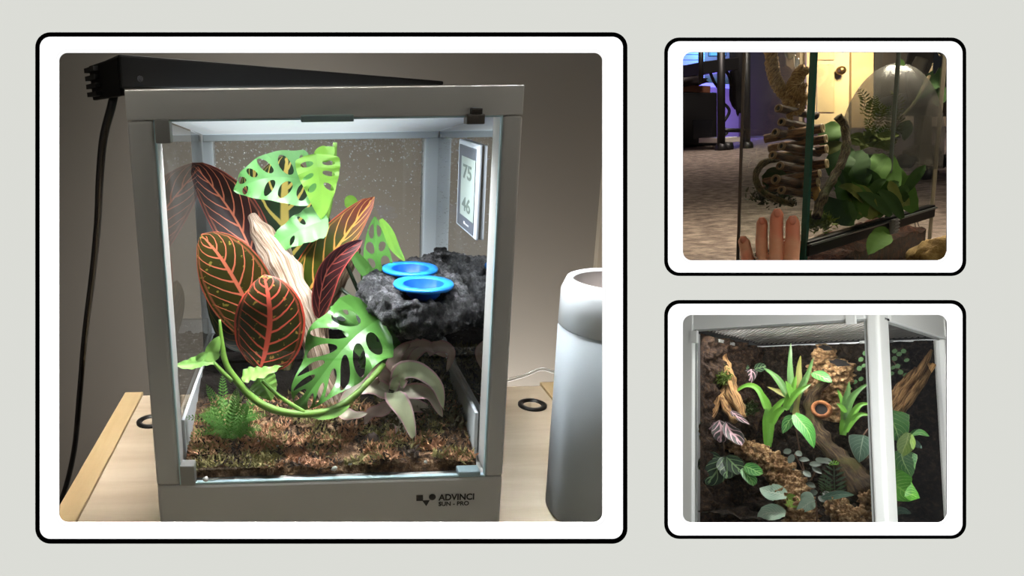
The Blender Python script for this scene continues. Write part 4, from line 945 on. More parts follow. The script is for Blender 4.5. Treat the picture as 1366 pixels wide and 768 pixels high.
frond(fd3, [Q(1114, 668, .07), Q(1113, 645, .065), Q(1112, 612, .06)], r3(17, 0), leafmat('dark_fern', (40, 62, 38), (52, 80, 44), None, rough=.5), 9, lance=.13, pin=False)
frond(fd3, [Q(1100, 666, .07), Q(1102, 650, .065), Q(1098, 632, .06)], r3(11, 0), leafmat('dark_fern_b', (40, 62, 38), (62, 90, 50), None, rough=.5), 8, lance=.14, pin=False)
frond(fd3, [Q(1106, 620, .058), Q(1112, 617, .056), Q(1120, 618, .055)], r3(4, 0), leafmat('fern_tip', (130, 190, 70), (150, 206, 90), None), 6, lance=.3, pin=False)
plant('silver_leaf_plant', 'pale silvery green leaves in front of the cork log at the tank bottom', (1045, 697, .03), ((pale, 12, 'lance', ((1050, 662, .03), (1038, 658, .03), (1026, 656, .03), (1013, 651, .03))), (pale, 12, 'lance', ((1048, 685, .025), (1036, 684, .025), (1024, 684, .025), (1010, 690, .025))), (ph_y, 9, 'lance', ((1044, 664, .03), (1056, 668, .03), (1068, 676, .03))), (pale, 9, 'heart', ((1088, 668, .03), (1080, 670, .03), (1072, 676, .03), (1062, 684, .03))), (pale, 8, 'round', ((1086, 664, .035), (1078, 664, .035), (1070, 668, .035))), (ph_k, 5, 'lance', ((1096, 664, .035), (1110, 661, .035), (1124, 659, .035), (1140, 660, .035)))), (((1050, 664, .03), (1056, 685, .032), (1058, 705, .035)), ((1088, 668, .03), (1090, 685, .032), (1088, 705, .035))))
plant('heart_leaf_vine', 'vine of green heart-shaped leaves climbing behind the side pane', (1200, 690, .1), ((ph_g, 18, 'heart', ((1188, 546, .1), (1190, 560, .1), (1196, 575, .1), (1200, 590, .1))), (ph_y, 9, 'lance', ((1212, 577, .1), (1210, 588, .1), (1206, 598, .1), (1201, 610, .1))), (ph_g, 15, 'heart', ((1202, 600, .1), (1204, 612, .1), (1208, 622, .1), (1216, 636, .1))), (ph_b, 20, 'heart', ((1184, 642, .09), (1196, 648, .09), (1208, 656, .09), (1227, 664, .09))), (ph_b, 14, 'heart', ((1186, 636, .1), (1196, 636, .1), (1206, 640, .1), (1214, 648, .1))), (ph_k, 5, 'lance', ((1192, 684, .1), (1202, 681, .1), (1216, 685, .1))), (ph_g, 4, 'lance', ((1214, 580, .13), (1226, 576, .13), (1240, 582, .13))), (ph_k, 4, 'lance', ((1214, 584, .13), (1222, 592, .13), (1230, 598, .13)))), (((1190, 560, .105), (1202, 580, .11), (1208, 600, .11), (1200, 640, .105), (1198, 685, .105)),))
plant('creeping_vine', 'tiny round-leaved creeping vine on the peat behind the side pane', (1192, 520, .19), [(be_s, R.uniform(2.2, 3.6), 'round', ((x, y, .19), (x + 4, y - 2, .19), (x + 7, y - 3, .19))) for x, y in ((1190, 480), (1196, 474), (1202, 470), (1188, 492), (1194, 490), (1186, 500), (1198, 498), (1205, 502), (1190, 470), (1210, 508), (1206, 482))], (((1190, 480, .195), (1198, 490, .195), (1208, 505, .195)),))
plant('creeping_vine', 'tiny round-leaved creeping vine on the peat between cork tube and corner post', (1150, 515, .19), [(be_s, R.uniform(2.2, 3.6), 'round', ((x, y, .19), (x + 3, y - 3, .19), (x + 6, y - 4, .19))) for x, y in ((1146, 482), (1150, 490), (1144, 494), (1152, 474), (1146, 508), (1138, 512))])
# the white stage around it
m_stage = plain('white_backdrop', (238, 238, 238), .9, var=0)
struct(quad('wall_far', [D(850, 405, 2.0), D(1700, 405, 2.0), D(1700, 900, 2.0), D(850, 900, 2.0)], m_stage))
area('stage_fill', D(1420, 640, .72), L3(.1, .05, .14), .22, .3, 2.4, (.97, 1, 1))  # added unseen soft fill, stands in for room light on the tank front
area('tank_top_fill', L3(.15, .018, .006), L3(.15, .12, .14), .25, .012, .85, (1, .98, .95), 150, A3)  # added fill strip hidden behind the front top bar, no fixture there
area('backdrop_fill', D(1400, 520, 1.55), D(1240, 440, 2.0), .2, .2, 3.0)  # added unseen fill that brightens the white backdrop

# ================================================================== ROOM 2: tank on the carpet at night, fingers on the glass
V2 = cw((.083, 1, .2042)).normalized(); U2 = -V2
C0 = D(1072, 326, .95); FL2 = C0 + V2 * .075
def G(x, y): return onP(x, y, FL2, V2)                  # on the carpet
def K(x, y): return onP(x, y, C0, V2)                   # on the level of the tank's rail
def standing(x, y, foot): return onP(x, y, foot, (EZ - V2 * EZ.dot(V2)).normalized())   # upright plane through a floor point
m_carpet = mottled('grey_carpet', [(62, 55, 50), (104, 94, 86), (142, 130, 120)], 34, .95, .6, .004, 9, .1, 300)
struct(quad('floor_carpet', [G(560, 368), G(1500, 352), G(1500, 165), G(820, 175)], m_carpet))
q0, q1 = D(850, 383, .503), D(1500, 383, .503)
struct(quad('trim_1', [q0 + EY * .012, q1 + EY * .012, D(1700, 383, 1.02) + EY * .026, D(850, 383, 1.02) + EY * .026], plain('room_divider', (30, 28, 27), .9)))  # added unseen divider sheet, keeps light of the two small rooms apart
m_nw = plain('dim_plaster', (150, 138, 126), .9, var=.02, scale=3)
far = 5.9
BW = D(1087, 150, far)
bn = (EZ - V2 * EZ.dot(V2)).normalized()
def onB(x, y, off=0.0): return onP(x, y, BW - bn * off, bn)
struct(quad('wall_far', [onB(740, 235), onB(1700, 200), onB(1700, -300), onB(740, -300)], m_nw))
wl_ = [D(896, 383, .503), D(893, 383, 1.8), D(760, 383, 6.5)]
struct(mesh('wall_left', [wl_[0] + EY * .1, wl_[1] + EY * .1, wl_[2] + EY * .1, wl_[0] - EY * .6, wl_[1] - EY * 1.6, wl_[2] - EY * 4], [(0, 1, 4, 3), (1, 2, 5, 4)], m_nw, None, False))
area('floor_lamp_light', D(1230, -170, 1.15), D(1090, 320, 1.2), .3, .3, 15, (1.0, .87, .70))
area('hall_lamp', D(1230, -60, 4.7), D(1140, 110, 5.9), .4, .4, 11, (1.0, .82, .55), 55)
area('carpet_fill', D(1000, -330, 3.4), D(985, 200, 3.9), .5, .5, 26, (1.0, .86, .78), 120)  # added unseen fill that brightens the far carpet
pl = bpy.data.lights.new('violet_lamp', 'POINT'); pl.energy = 30; pl.color = (.22, .16, 1.0); pl.shadow_soft_size = .1
po_ = bpy.data.objects.new('violet_lamp', pl); COL.objects.link(po_); po_.location = D(940, 150, 5.5)
# blue-lit window blind
m_slat = plain('pale_blind', (200, 214, 226), .6)
wi = thing('window_blind', onB(922, 112, .05), 'pale slatted window blind glowing blue above the dark desk', 'blind')
for i in range(6):
    y = 66 + i * 7.2; slab('slat', onB(900, y, .05), (onB(940, y, .05) - onB(900, y, .05)), V2 * .036, bn * .02, m_slat, wi)
slab('sill', onB(900, 107, .08), onB(980, 113, .08) - onB(900, 107, .08), V2 * .03, bn * .06, m_slat, wi)
bl = bpy.data.lights.new('blue_lamp', 'POINT'); bl.energy = 6; bl.color = (.12, .45, 1.0); bl.shadow_soft_size = .08
bo = bpy.data.objects.new('blue_lamp', bl); COL.objects.link(bo); bo.location = D(955, 52, 5.6)
# desk and computer
m_dark = plain('matte_black_metal', (12, 12, 13), .5); m_dw = plain('brown_desk_board', (112, 72, 52), .5)
fo = G(930, 196)
def st(x, y): return standing(x, y, fo)
dk_ = thing('desk', st(905, 200), 'brown wooden desk top over the black computer tower', 'desk')
slab('desktop', st(900, 112.5), st(948, 114.5) - st(900, 112.5), V2 * .045, bn * .5, m_dw, dk_, .004)
slab('leg', st(901, 122), EX * .05, st(901, 205) - st(901, 122), bn * .05, m_dark, dk_)
tag(blob('desk_clutter', st(918, 107), (.12, .06, .035), plain('dark_clutter', (40, 34, 36), .6), None, .5, 10, 3, (EX, bn, V2)), 'dark heap of small things on the brown desk', 'clutter')
pc = thing('computer_tower', st(930, 195), 'black computer tower standing on the carpet under the desk', 'computer')
slab('case', st(912, 123), st(957, 123) - st(912, 123), st(957, 194) - st(957, 123), bn * .4, m_dark, pc, .01)
slab('side_window', st(924, 160) - bn * .004, st(950, 160) - st(924, 160), st(950, 186) - st(950, 160), bn * .004, plain('smoked_panel', (26, 26, 30), .15, var=0), pc)
# black metal rack on casters with a backpack
fo2 = G(966, 200)
def s2(x, y, dz=0.0): return standing(x, y, fo2 + bn * dz)
rk = thing('metal_rack', s2(966, 198), 'thin black metal rack on casters standing beside the computer tower', 'rack')
for pts, w in ((((962, 58), (962, 194)), .022), (((935, 58), (935, 112)), .014), (((958, 173.5), (1000, 174)), .012), (((996, 60), (996, 194)), .02)):
    tube('bar', [s2(*q) for q in pts], [w], m_dark, rk, n=2, seg=8)
for pts in (((962, 122), (952, 108), (946, 92)), ((962, 135), (973, 148), (962, 168)), ((962, 88), (972, 100), (975, 114)), ((962, 168), (970, 176), (962, 184))):
    tube('cable', [s2(*q, .05) for q in pts], [.008], m_dark, rk, n=10, seg=6)
slab('shelf', s2(938, 82), s2(986, 76) - s2(938, 82), V2 * .07, bn * .35, m_dark, rk, .004)
slab('lower_board', s2(967, 184), s2(990, 182) - s2(967, 184), V2 * .03, bn * .3, plain('white_board', (214, 208, 196), .5), rk, .003)
for x, y in ((962, 198), (970, 197), (996, 196)):
    lathe('caster', [(.0, -.02), (.034, -.02), (.034, .02), (0, .02)], s2(x, y), plain('caster_black', (20, 20, 20), .5), rk, EX)
bg = blob('backpack', s2(985, 92, .1), (.04, .06, .24), plain('black_fabric', (10, 10, 12), .9), None, .25, 8, 4, (EX, bn, U2))
tag(bg, 'black fabric bag hanging from the thin metal rack', 'bag')
mon_ = thing('monitor', s2(958, 73, .1), 'bright blue screen above the thin black metal rack', 'monitor')
slab('screen', s2(948, 60, .12), s2(968, 60, .12) - s2(948, 60, .12), s2(968, 74, .12) - s2(968, 60, .12), bn * .02, emit('blue_screen', (90, 170, 255), .8), mon_)
slab('bezel', s2(947, 59, .13), s2(969, 59, .13) - s2(947, 59, .13), s2(969, 75, .13) - s2(969, 59, .13), bn * .02, m_dark, mon_)
# doors in the far wall
m_door = plain('cream_door', (214, 192, 150), .5, var=.02)
def panel(name, x0, y0, x1, y1, m, off, th=.03, parent=None, bev=.004):
    p = onB(x0, y0, off); return slab(name, p, onB(x1, y0, off) - p, onB(x0, y1, off) - p, bn * th, m, parent, bev)
d2 = struct(panel('door_1', 1076, 20, 1134, 186, m_door, .05))
for x0, x1 in ((1090, 1114),):
    for y0, y1 in ((30, 80), (86, 150)): panel('door_panel', x0, y0, x1, y1, plain('cream_panel', (202, 180, 138), .5), .062, .012, d2, .008)
blob('door_knob', onB(1122, 94, .1), (.035, .035, .035), plain('brass_knob', (120, 96, 62), .3, .8), d2, 0, 1, 3)
struct(panel('trim_2', 1136, 20, 1166, 188, plain('cream_casing', (206, 176, 132), .6), .04))
struct(panel('door_2', 988, 30, 1068, 188, plain('brown_closet_door', (84, 70, 60), .6), .05))
struct(panel('doorway_sheet', 1167, -10, 1300, 150, plain('doorway_shade', (34, 28, 25), .8), .03))  # dark sheet, the shade of a doorway painted as colour
# office chair
fo3 = G(1240, 236)
def s3(x, y, dz=0.0): return standing(x, y, fo3 + bn * dz)
m_fab = plain('grey_chair_fabric', (120, 112, 104), .9); m_chp = plain('pale_chair_plastic', (196, 186, 170), .5)
ch = thing('office_chair', s3(1244, 236), 'grey office chair with pale frame on casters beyond the tank', 'chair')
blob('seat', s3(1250, 138, .1), (.16, .15, .04), m_fab, ch, .05, 4, 4, (EX, bn, V2))
blob('backrest', s3(1246, 90, .3), (.09, .04, .15), m_fab, ch, .05, 4, 4, (EX, bn, V2))
tube('arm', [s3(1222, 132), s3(1219, 115), s3(1224, 92), s3(1230, 78)], [.02, .022, .02], m_chp, ch, n=16, seg=10, squash=.5)
tube('column', [s3(1231, 140, .1), s3(1231, 205, .1)], [.022], m_chp, ch, n=4, seg=12)
for x, y, dz in ((1237, 222, -.05), (1252, 206, .1), (1208, 206, .1), (1226, 198, .3)):
    lg_ = tube('leg', [s3(1231, 196, .1), s3(x, y, dz)], [.02, .014], m_chp, ch, n=6, seg=8)
    lathe('caster', [(0, -.014), (.022, -.014), (.022, .014), (0, .014)], s3(x, y + 9, dz), m_dark, lg_, EX)
# ---- the glass tank
Lp, Rp = K(987, 322), K(1242, 276); dl, dr_ = (Lp - C0), (Rp - C0)
HT = .40
m_g2 = glass('night_pane', (.90, .93, .91), 1.0, dirt=.03); m_ge = plain('green_glass_edge', (40, 78, 66), .15, var=0); m_rail = plain('black_rail', (5, 5, 5), .5, spec=.2)
t2 = thing('corner_glass_tank', C0.lerp(Rp, .5) + V2 * .075, 'glass tank with a black front rail and dark soil on the carpet', 'terrarium')
quad('side_pane', [C0 + V2 * .07, Lp + V2 * .07, Lp + U2 * HT, C0 + U2 * HT], m_g2, t2)
sp_ = C0.lerp(Rp, .60)
quad('door_pane', [C0 + U2 * .004, sp_ + U2 * .004, sp_ + U2 * HT, C0 + U2 * HT], m_g2, t2)
quad('door_pane', [sp_ + U2 * .004, Rp + U2 * .004, Rp + U2 * HT, sp_ + U2 * HT], m_g2, t2)
quad('lower_pane', [C0 + V2 * .072, Rp + V2 * .072, Rp + V2 * .02, C0 + V2 * .02], glass('clean_low_pane', (.95, .96, .95), .5), t2)
quad('back_pane', [Lp + V2 * .07, Lp + dr_ + V2 * .07, Lp + dr_ + U2 * HT, Lp + U2 * HT], m_g2, t2)
fr_ = dr_.normalized(); sd_ = dl.normalized()
slab('glass_edge', C0 - sd_ * .004 - fr_ * .004 + V2 * .072, fr_ * .007, sd_ * .006, U2 * (HT + .07), m_ge, t2, .0005)
slab('glass_edge', Lp - fr_ * .002 + V2 * .072, fr_ * .0022, sd_ * .003, U2 * (HT + .07), plain('dim_glass_edge', (70, 62, 56), .3, var=0), t2)
slab('glass_edge', sp_ - sd_ * .002, fr_ * .004, sd_ * .004, U2 * HT, plain('grey_glass_edge', (96, 104, 98), .2, var=0), t2)
slab('glass_edge', Rp - sd_ * .003 + V2 * .07, fr_ * .004, sd_ * .004, U2 * (HT + .07), plain('pale_glass_edge', (170, 160, 140), .2, var=0), t2)
slab('rail', C0 - sd_ * .006 + V2 * .016, dr_, sd_ * .012, U2 * .020, m_rail, t2, .002)
slab('rail_lip', C0 - sd_ * .009 + V2 * .002, dr_ * .995, sd_ * .006, U2 * .003, plain('grey_rail_lip', (70, 74, 72), .3), t2, .001)
lk = C0.lerp(Rp, .58)
latch_ = slab('latch', lk - sd_ * .012 + V2 * .020, fr_ * .020, sd_ * .006, U2 * .022, plain('grey_latch', (104, 104, 100), .4), t2, .002)
for i in range(4): slab('latch_rib', lk - sd_ * .0135 + fr_ * .002 + V2 * (.016 - i * .005), fr_ * .016, sd_ * .002, U2 * .002, plain('latch_rib_grey', (130, 130, 126), .4), latch_)
# suction cup
lathe('suction_cup', [(0, .006), (.006, .006), (.008, .003), (.016, .0), (.017, -.001)], onP(1249, 83, Rp - sd_ * .002, dl.normalized()), glass('clear_rubber', (.8, .8, .8), 2.0), None, -sd_)
tag(bpy.data.objects[-1] if False else COL.objects[-1], 'clear suction cup stuck high on the tank door pane', 'suction cup')
# soil block
m_rs = mottled('red_brown_soil', [(22, 11, 8), (58, 30, 20), (96, 54, 36)], 120, .9, .9, .004, 8, .2, 260)
vs_, fs = [], []
for j in range(25):
    for i in range(61):
        p = C0 + dr_ * (.005 + .99 * i / 60) + dl * (.04 + .92 * j / 24) + V2 * (.035 + .010 * noise.noise(Vector((i * .2, j * .2, 0))) - .012 * (j / 24) + .002 * noise.noise(Vector((i * 1.7, j * 1.7, 4))))
        vs_.append(p)
nb = len(vs_)
for i in range(61): vs_.append(C0 + dr_ * (.005 + .99 * i / 60) + dl * .04 + V2 * .072)
for j in range(24):
    for i in range(60): a = j * 61 + i; fs.append((a, a + 1, a + 62, a + 61))
for i in range(60): fs.append((i, i + 1, nb + i + 1, nb + i))
tag(mesh('tank_soil', vs_, fs, m_rs, None, True), 'reddish brown soil behind the black rail of the carpet tank', 'soil', kind='stuff')
# inside the tank: points on planes parallel to the door panes
din = dl.normalized()
def T(x, y, d): return onP(x, y, C0 + din * d, din)
def w2(w): return w * 1.08 / F
m_bam = grainwood('brown_bamboo', (150, 110, 70), (104, 70, 44), (48, 30, 20), 6, 1.5, .6, .5); m_cut = plain('cut_bamboo_end', (214, 188, 142), .6)
m_bamd = grainwood('dark_bamboo', (96, 68, 44), (64, 42, 28), (30, 20, 14), 6, 1.5, .45, .5); m_cutd = plain('dull_bamboo_end', (120, 92, 60), .6)
def bamboo(x, y, d, r, dx, dy, ln, lab):
    t = thing('bamboo_tube', T(x, y, d), lab, 'bamboo'); e = T(x, y, d); s = EZ * .75 - EX * .66 + EY * .05
    s.normalize(); rr = w2(r)
    tube('cane', [e, e + s * ln * .5, e + s * ln], [rr, rr * 1.03, rr], m_bam, t, n=8, seg=14, cap=False)
    lathe('cut_end', [(rr * .62, -.004), (rr * .62, .0012), (rr * 1.02, .0012), (rr * 1.04, -.001)], e, m_cut, t, -s, 18)
    disc('hollow', e + s * .003, -s, rr * .64, m_hole_shade, t, 16)
tl = ['topmost cut bamboo tube of the stack behind the glass corner', 'second highest cut bamboo tube of the stack behind the glass corner', 'third highest cut bamboo tube of the stack behind the glass corner', 'fourth highest cut bamboo tube of the stack, below the widest gap', 'fifth highest cut bamboo tube of the stack behind the glass corner', 'lowest cut bamboo tube of the stack, just above the yellow stub']
for i, (x, y, r) in enumerate(((1096, 171, 5.5), (1100, 185, 5.2), (1101, 198.5, 5.4), (1101.5, 218, 5.6), (1092, 231.5, 4.6), (1090, 243, 5.4))):
    bamboo(x + 1.5, y, .009 + .002 * (i % 3), r, 40, 6, .07, tl[i])
tag(blob('bark_stub', T(1087, 257, .02), (w2(7), w2(5), w2(9)), plain('yellow_wood', (186, 142, 72), .6), None, .5, 9, 3, (EX, EZ, EY)), 'yellowish broken wood stub below the bamboo tubes', 'wood')
def Lf(x, y, d): return onP(x, y, C0 + dr_.normalized() * d, dr_.normalized())     # planes parallel to the left pane
sl_ = ['beside the rope end', 'just below the rope end', 'at the height of the lower rope knots', 'above the fingers row', 'between rope and vine loop', 'lowest of the row', 'tucked against the glass corner', 'above the index finger']
for i, (x, y, r) in enumerate(((1066, 150, 5), (1070, 168, 5), (1062, 182, 5), (1070, 200, 5), (1058, 212, 5), (1068, 226, 5), (1062, 244, 6), (1070, 258, 5))):
    t = thing('bamboo_tube', D(x, y, 1.02), 'brown bamboo tube seen through the side pane, ' + sl_[i], 'bamboo'); e = D(x, y, 1.02)
    s = (EX * .95 + EZ * .25 + EY * .1).normalized(); rr = w2(r)
    tube('cane', [e - s * .035, e, e + s * .03], [rr], m_bamd, t, n=8, seg=12)
    lathe('cut_end', [(rr * .6, 0), (rr * .62, .002), (rr * 1.03, .002), (rr * 1.03, -.001)], e - s * .035, m_cutd, t, -s, 16); disc('hollow', e - s * .0352, -s, rr * .62, m_hole_shade, t, 14)
# ropes
m_rope = grainwood('hemp_rope', (206, 170, 112), (160, 122, 72), (86, 60, 34), 5, 16, .8, 1.0)
def rope(name, pts, r, lab):
    t = thing(name, pts[-1], lab, 'rope')
    for k in range(3):
        P_ = cat(pts, 40); q = []
        for i, p in enumerate(P_):
            tt = (P_[min(i + 1, 40)] - P_[max(i - 1, 0)]).normalized(); s = tt.cross(EZ).normalized(); b = tt.cross(s); a = i * .8 + k * 2.094
            q.append(p + (s * math.cos(a) + b * math.sin(a)) * r * .55)
        tube('strand', q, [r * .6], m_rope, t, n=120, seg=7, rough=.3, nscale=300)
rope('hemp_rope', [D(x, y, 1.03) for x, y in ((1028, 60), (1030, 85), (1034, 105), (1042, 120), (1052, 132), (1058, 150))], w2(7), 'thick twisted hemp rope hanging behind the side pane of the carpet tank')
rope('hemp_rope', [D(x, y, 1.02) for x, y in ((1072, 92), (1066, 100), (1060, 110), (1056, 120), (1064, 126), (1072, 132))], w2(7), 'knotted loop of hemp rope beside the glass corner')
rope('hemp_rope', [D(x, y, 1.015) for x, y in ((1073, 112), (1070, 125), (1072, 138), (1066, 150), (1054, 152), (1056, 172))], w2(3.4), 'thin frayed hemp rope end dangling over the bamboo tubes')
tag(tube('metal_hook', [D(x, y, 1.03) for x, y in ((1060, 74), (1062, 88), (1066, 92), (1064, 78))], [.0016], plain('chrome_wire', (200, 200, 205), .15, 1.0), None, n=20, seg=6), 'small chrome hook holding the knotted rope loop', 'hook')
tag(blob('grey_clamp', D(1054, 70, 1.04), (w2(7), w2(4), w2(9)), plain('blue_grey_plastic', (96, 106, 120), .4), None, .05, 4, 3, (EX, EZ, EY)), 'blue-grey plastic clamp above the rope loop', 'clamp')
# vines and branches
m_vine = grainwood('mossy_vine', (120, 108, 70), (84, 70, 44), (44, 34, 22), 6, 10, .8, .9, moss=(70, 78, 34))
def vine(lab, pts, r, z=None):
    tag(tube('vine_branch', [D(*q) for q in pts], r, m_vine, None, n=50, seg=10, rough=.4, nscale=90), lab, 'branch')
vine('ring-shaped vine branch behind the side pane above the fingers', ((1056, 208, 1.03), (1040, 211, 1.03), (1018, 218, 1.03), (1008, 236, 1.03), (1016, 254, 1.03), (1036, 266, 1.03), (1058, 272, 1.03)), [w2(4)])
vine('mossy vine branch curving down beside the bamboo tube ends', ((1118, 155, 1.03), (1127, 166, 1.03), (1129, 190, 1.02), (1124, 214, 1.01), (1110, 240, 1.0), (1098, 262, .99), (1088, 290, .98)), [w2(5)])
vine('thin dark branch slanting up to the door pane edge', ((1186, 182, 1.12), (1200, 160, 1.13), (1222, 134, 1.15), (1240, 100, 1.17), (1252, 74, 1.18)), [w2(2.4)])
vine('twisted dark vine looping low between the green leaves', ((1186, 215, 1.1), (1178, 240, 1.1), (1182, 256, 1.1), (1168, 270, 1.1), (1156, 272, 1.1)), [w2(3)])
# dome hide with fern
g = N('smoky_plastic'); g.b.inputs['Alpha'].default_value = .55; m_dome = g.fin(C4((92, 90, 84)), .25)
dm_ = D(1186, 200, 1.18)
lathe('dome_hide', [(w2(62), -.03)] + [(w2(62) * math.cos(a), w2(122) * math.sin(a)) for a in [i * math.pi / 24 for i in range(13)]], dm_, m_dome, None, U2, 40)
tag(COL.objects[-1], 'smoky grey translucent dome standing among the plants in the carpet tank', 'dome')
dg = leafmat('night_leaf', (32, 62, 27), (50, 86, 38), (80, 112, 56), 4, .04, 0, .4, None, rough=.7, spec=.06, loop=False)
dg2 = leafmat('night_leaf_dark', (26, 48, 26), (40, 66, 36), (60, 84, 50), 4, .04, 0, .4, None, rough=.7, spec=.06, loop=False)
dg3 = leafmat('night_leaf_olive', (66, 84, 36), (84, 98, 48), (108, 118, 66), 4, .05, 0, .4, None, rough=.7, spec=.06, loop=False)
fnn = thing('fern', D(1180, 185, 1.14), 'feathery green fern in front of the smoky dome', 'plant')
for i in range(16):
    x = 1150 + (i * 37) % 50; y = 118 + (i * 23) % 60
    frond(fnn, [D(x, y + 34, 1.14), D(x + 4, y + 14, 1.13), D(x + R.uniform(-8, 14), y, 1.12)], w2(8), (dg3, dg, dg3)[i % 3], 9)
def plant2(name, lab, base, leaves, stems=()):
    t = thing(name, D(*base), lab, 'plant')
    for m_, w_, kind, pts in leaves:
        P_ = [D(*p) for p in pts]; leaf('leaf', t, m_, P_, w2(w_), kind=kind, face=(CAM - P_[1]).normalized() + Vector((R.uniform(-.3, .3), 0, R.uniform(0, .5))), fold=.3, wav=.08, nu=3, nv=12)
    for pts in stems: tube('stem', [D(*p) for p in pts], [.0014], plain('night_stem', (60, 66, 36), .6), t, n=14, seg=6)
plant2('broadleaf_plant', 'glossy broad green leaves low behind the black rail', (1160, 300, 1.06), (
    (dg, 16, 'lance', ((1150, 290, 1.03), (1140, 270, 1.02), (1130, 255, 1.02), (1118, 240, 1.03))), (dg3, 14, 'lance', ((1165, 290, 1.03), (1150, 268, 1.02), (1138, 258, 1.02), (1115, 262, 1.03))),
    (dg2, 16, 'lance', ((1140, 295, 1.02), (1125, 285, 1.01), (1112, 278, 1.01), (1098, 262, 1.02))), (dg, 12, 'lance', ((1170, 290, 1.05), (1178, 268, 1.05), (1190, 240, 1.06), (1192, 205, 1.07))),
    (dg, 14, 'lance', ((1220, 282, 1.06), (1206, 262, 1.06), (1196, 240, 1.06), (1192, 215, 1.07))), (dg3, 10, 'lance', ((1180, 285, 1.03), (1190, 272, 1.03), (1200, 265, 1.04), (1214, 274, 1.05))),
    (dg2, 18, 'lance', ((1150, 260, 1.06), (1140, 235, 1.06), (1142, 215, 1.07), (1150, 200, 1.08))), (dg, 14, 'lance', ((1160, 250, 1.05), (1168, 230, 1.05), (1172, 215, 1.06), (1166, 205, 1.07))),
    (dg2, 16, 'lance', ((1120, 240, 1.05), (1118, 222, 1.05), (1126, 206, 1.06), (1140, 200, 1.07))), (dg, 13, 'lance', ((1112, 200, 1.05), (1106, 186, 1.05), (1112, 172, 1.06), (1122, 166, 1.07))),
    (dg3, 8, 'lance', ((1104, 205, 1.04), (1112, 196, 1.04), (1124, 190, 1.04))), (dg, 16, 'round', ((1158, 268, 1.04), (1146, 262, 1.04), (1130, 262, 1.04))), (dg2, 20, 'round', ((1150, 232, 1.08), (1160, 225, 1.08), (1178, 220, 1.08)))))
rl = random.Random(5); ll = []
for i in range(34):
    bx, by = rl.uniform(1125, 1205), rl.uniform(262, 292); an = rl.uniform(-2.6, -.5); ln = rl.uniform(26, 58); zz = rl.uniform(1.02, 1.1)
    ex, ey = bx + math.cos(an) * ln, by + math.sin(an) * ln
    ll.append((rl.choice((dg, dg2, dg2, dg3)), rl.uniform(5, 9.5), 'lance', ((bx, by, zz), ((bx + ex) / 2 + rl.uniform(-5, 5), (by + ey) / 2 - 5, zz - .015), (ex, ey + rl.uniform(0, 8), zz - .02))))
plant2('rosette_plant', 'dense rosette of narrow green leaves filling the middle of the carpet tank', (1165, 292, 1.06), ll)
plant2('pale_plant', 'pale mottled leaves below the smoky dome', (1165, 205, 1.1), [(dg3, 6, 'lance', ((1160, 192, 1.1), (1160 + dx * .5, 190 + dy * .5 - 3, 1.09), (1160 + dx, 190 + dy, 1.09))) for dx, dy in ((-28, -8), (-20, 4), (-8, -14), (10, -12), (24, -6), (36, 0), (-32, 2), (40, -10), (20, 8), (4, 6), (30, 10), (-12, 10))])
plant2('heart_leaf_vine', 'dark green heart-shaped leaves hanging near the suction cup', (1256, 130, 1.18), ((dg2, 16, 'heart', ((1262, 108, 1.17), (1250, 106, 1.17), (1240, 112, 1.17), (1228, 132, 1.17))), (dg2, 10, 'round', ((1256, 115, 1.17), (1254, 125, 1.17), (1250, 142, 1.17))), (dg, 10, 'heart', ((1200, 164, 1.14), (1206, 170, 1.14), (1208, 176, 1.14), (1206, 188, 1.14))), (dg, 6, 'lance', ((1196, 98, 1.14), (1200, 88, 1.14), (1202, 78, 1.14)))), (((1256, 110, 1.18), (1244, 100, 1.18), (1250, 80, 1.18)),))
plant2('young_leaf', 'bright leaf sprouting from the soil under the latch', (1160, 340, .98), ((dg, 12, 'lance', ((1184, 312, 1.0), (1176, 318, .995), (1168, 326, .99), (1158, 340, .985))), (dg, 9, 'lance', ((1186, 314, 1.01), (1174, 312, 1.0), (1160, 316, 1.0)))))
def pm2():
    return D(R.gauss(1092, 10), R.gauss(298, 5), .98 + R.random() * .03), U2
tufts('moss_patch', 500, pm2, ((plain('lime_moss', (120, 140, 48), .8, var=.2), 1),), ('lime green moss patch behind the rail by the glass corner',), .007)
def pm3():
    return D(R.gauss(1030, 14), R.gauss(262, 6), 1.05), U2
tufts('moss_patch', 300, pm3, ((plain('dark_moss', (46, 56, 30), .8, var=.2), 1),), ('dark moss under the ring-shaped vine',), .008)
leafr = plant2('broadleaf_plant', 'dark broad leaf inside the ring-shaped vine', (1020, 265, 1.05), ((dg2, 16, 'round', ((1016, 236, 1.05), (1030, 240, 1.05), (1044, 250, 1.05))), (dg2, 14, 'round', ((1044, 230, 1.05), (1050, 245, 1.05), (1056, 262, 1.05)))))
tag(blob('mossy_stone', D(1262, 352, .92), (w2(36), w2(24), w2(28)), mottled('tan_moss_stone', [(84, 66, 36), (128, 104, 60), (168, 146, 92)], 80, .9), None, .35, 10, 4, (EX, EZ, EY)), 'tan mossy stone on the carpet beside the tank', 'stone')
tag(tube('wire_loop', [T(x, y, -.004) for x, y in ((1222, 292), (1226, 302), (1228, 308), (1222, 304), (1220, 294))], [.0007], m_dark, None, n=20, seg=5), 'thin black wire loop hanging under the rail', 'wire')
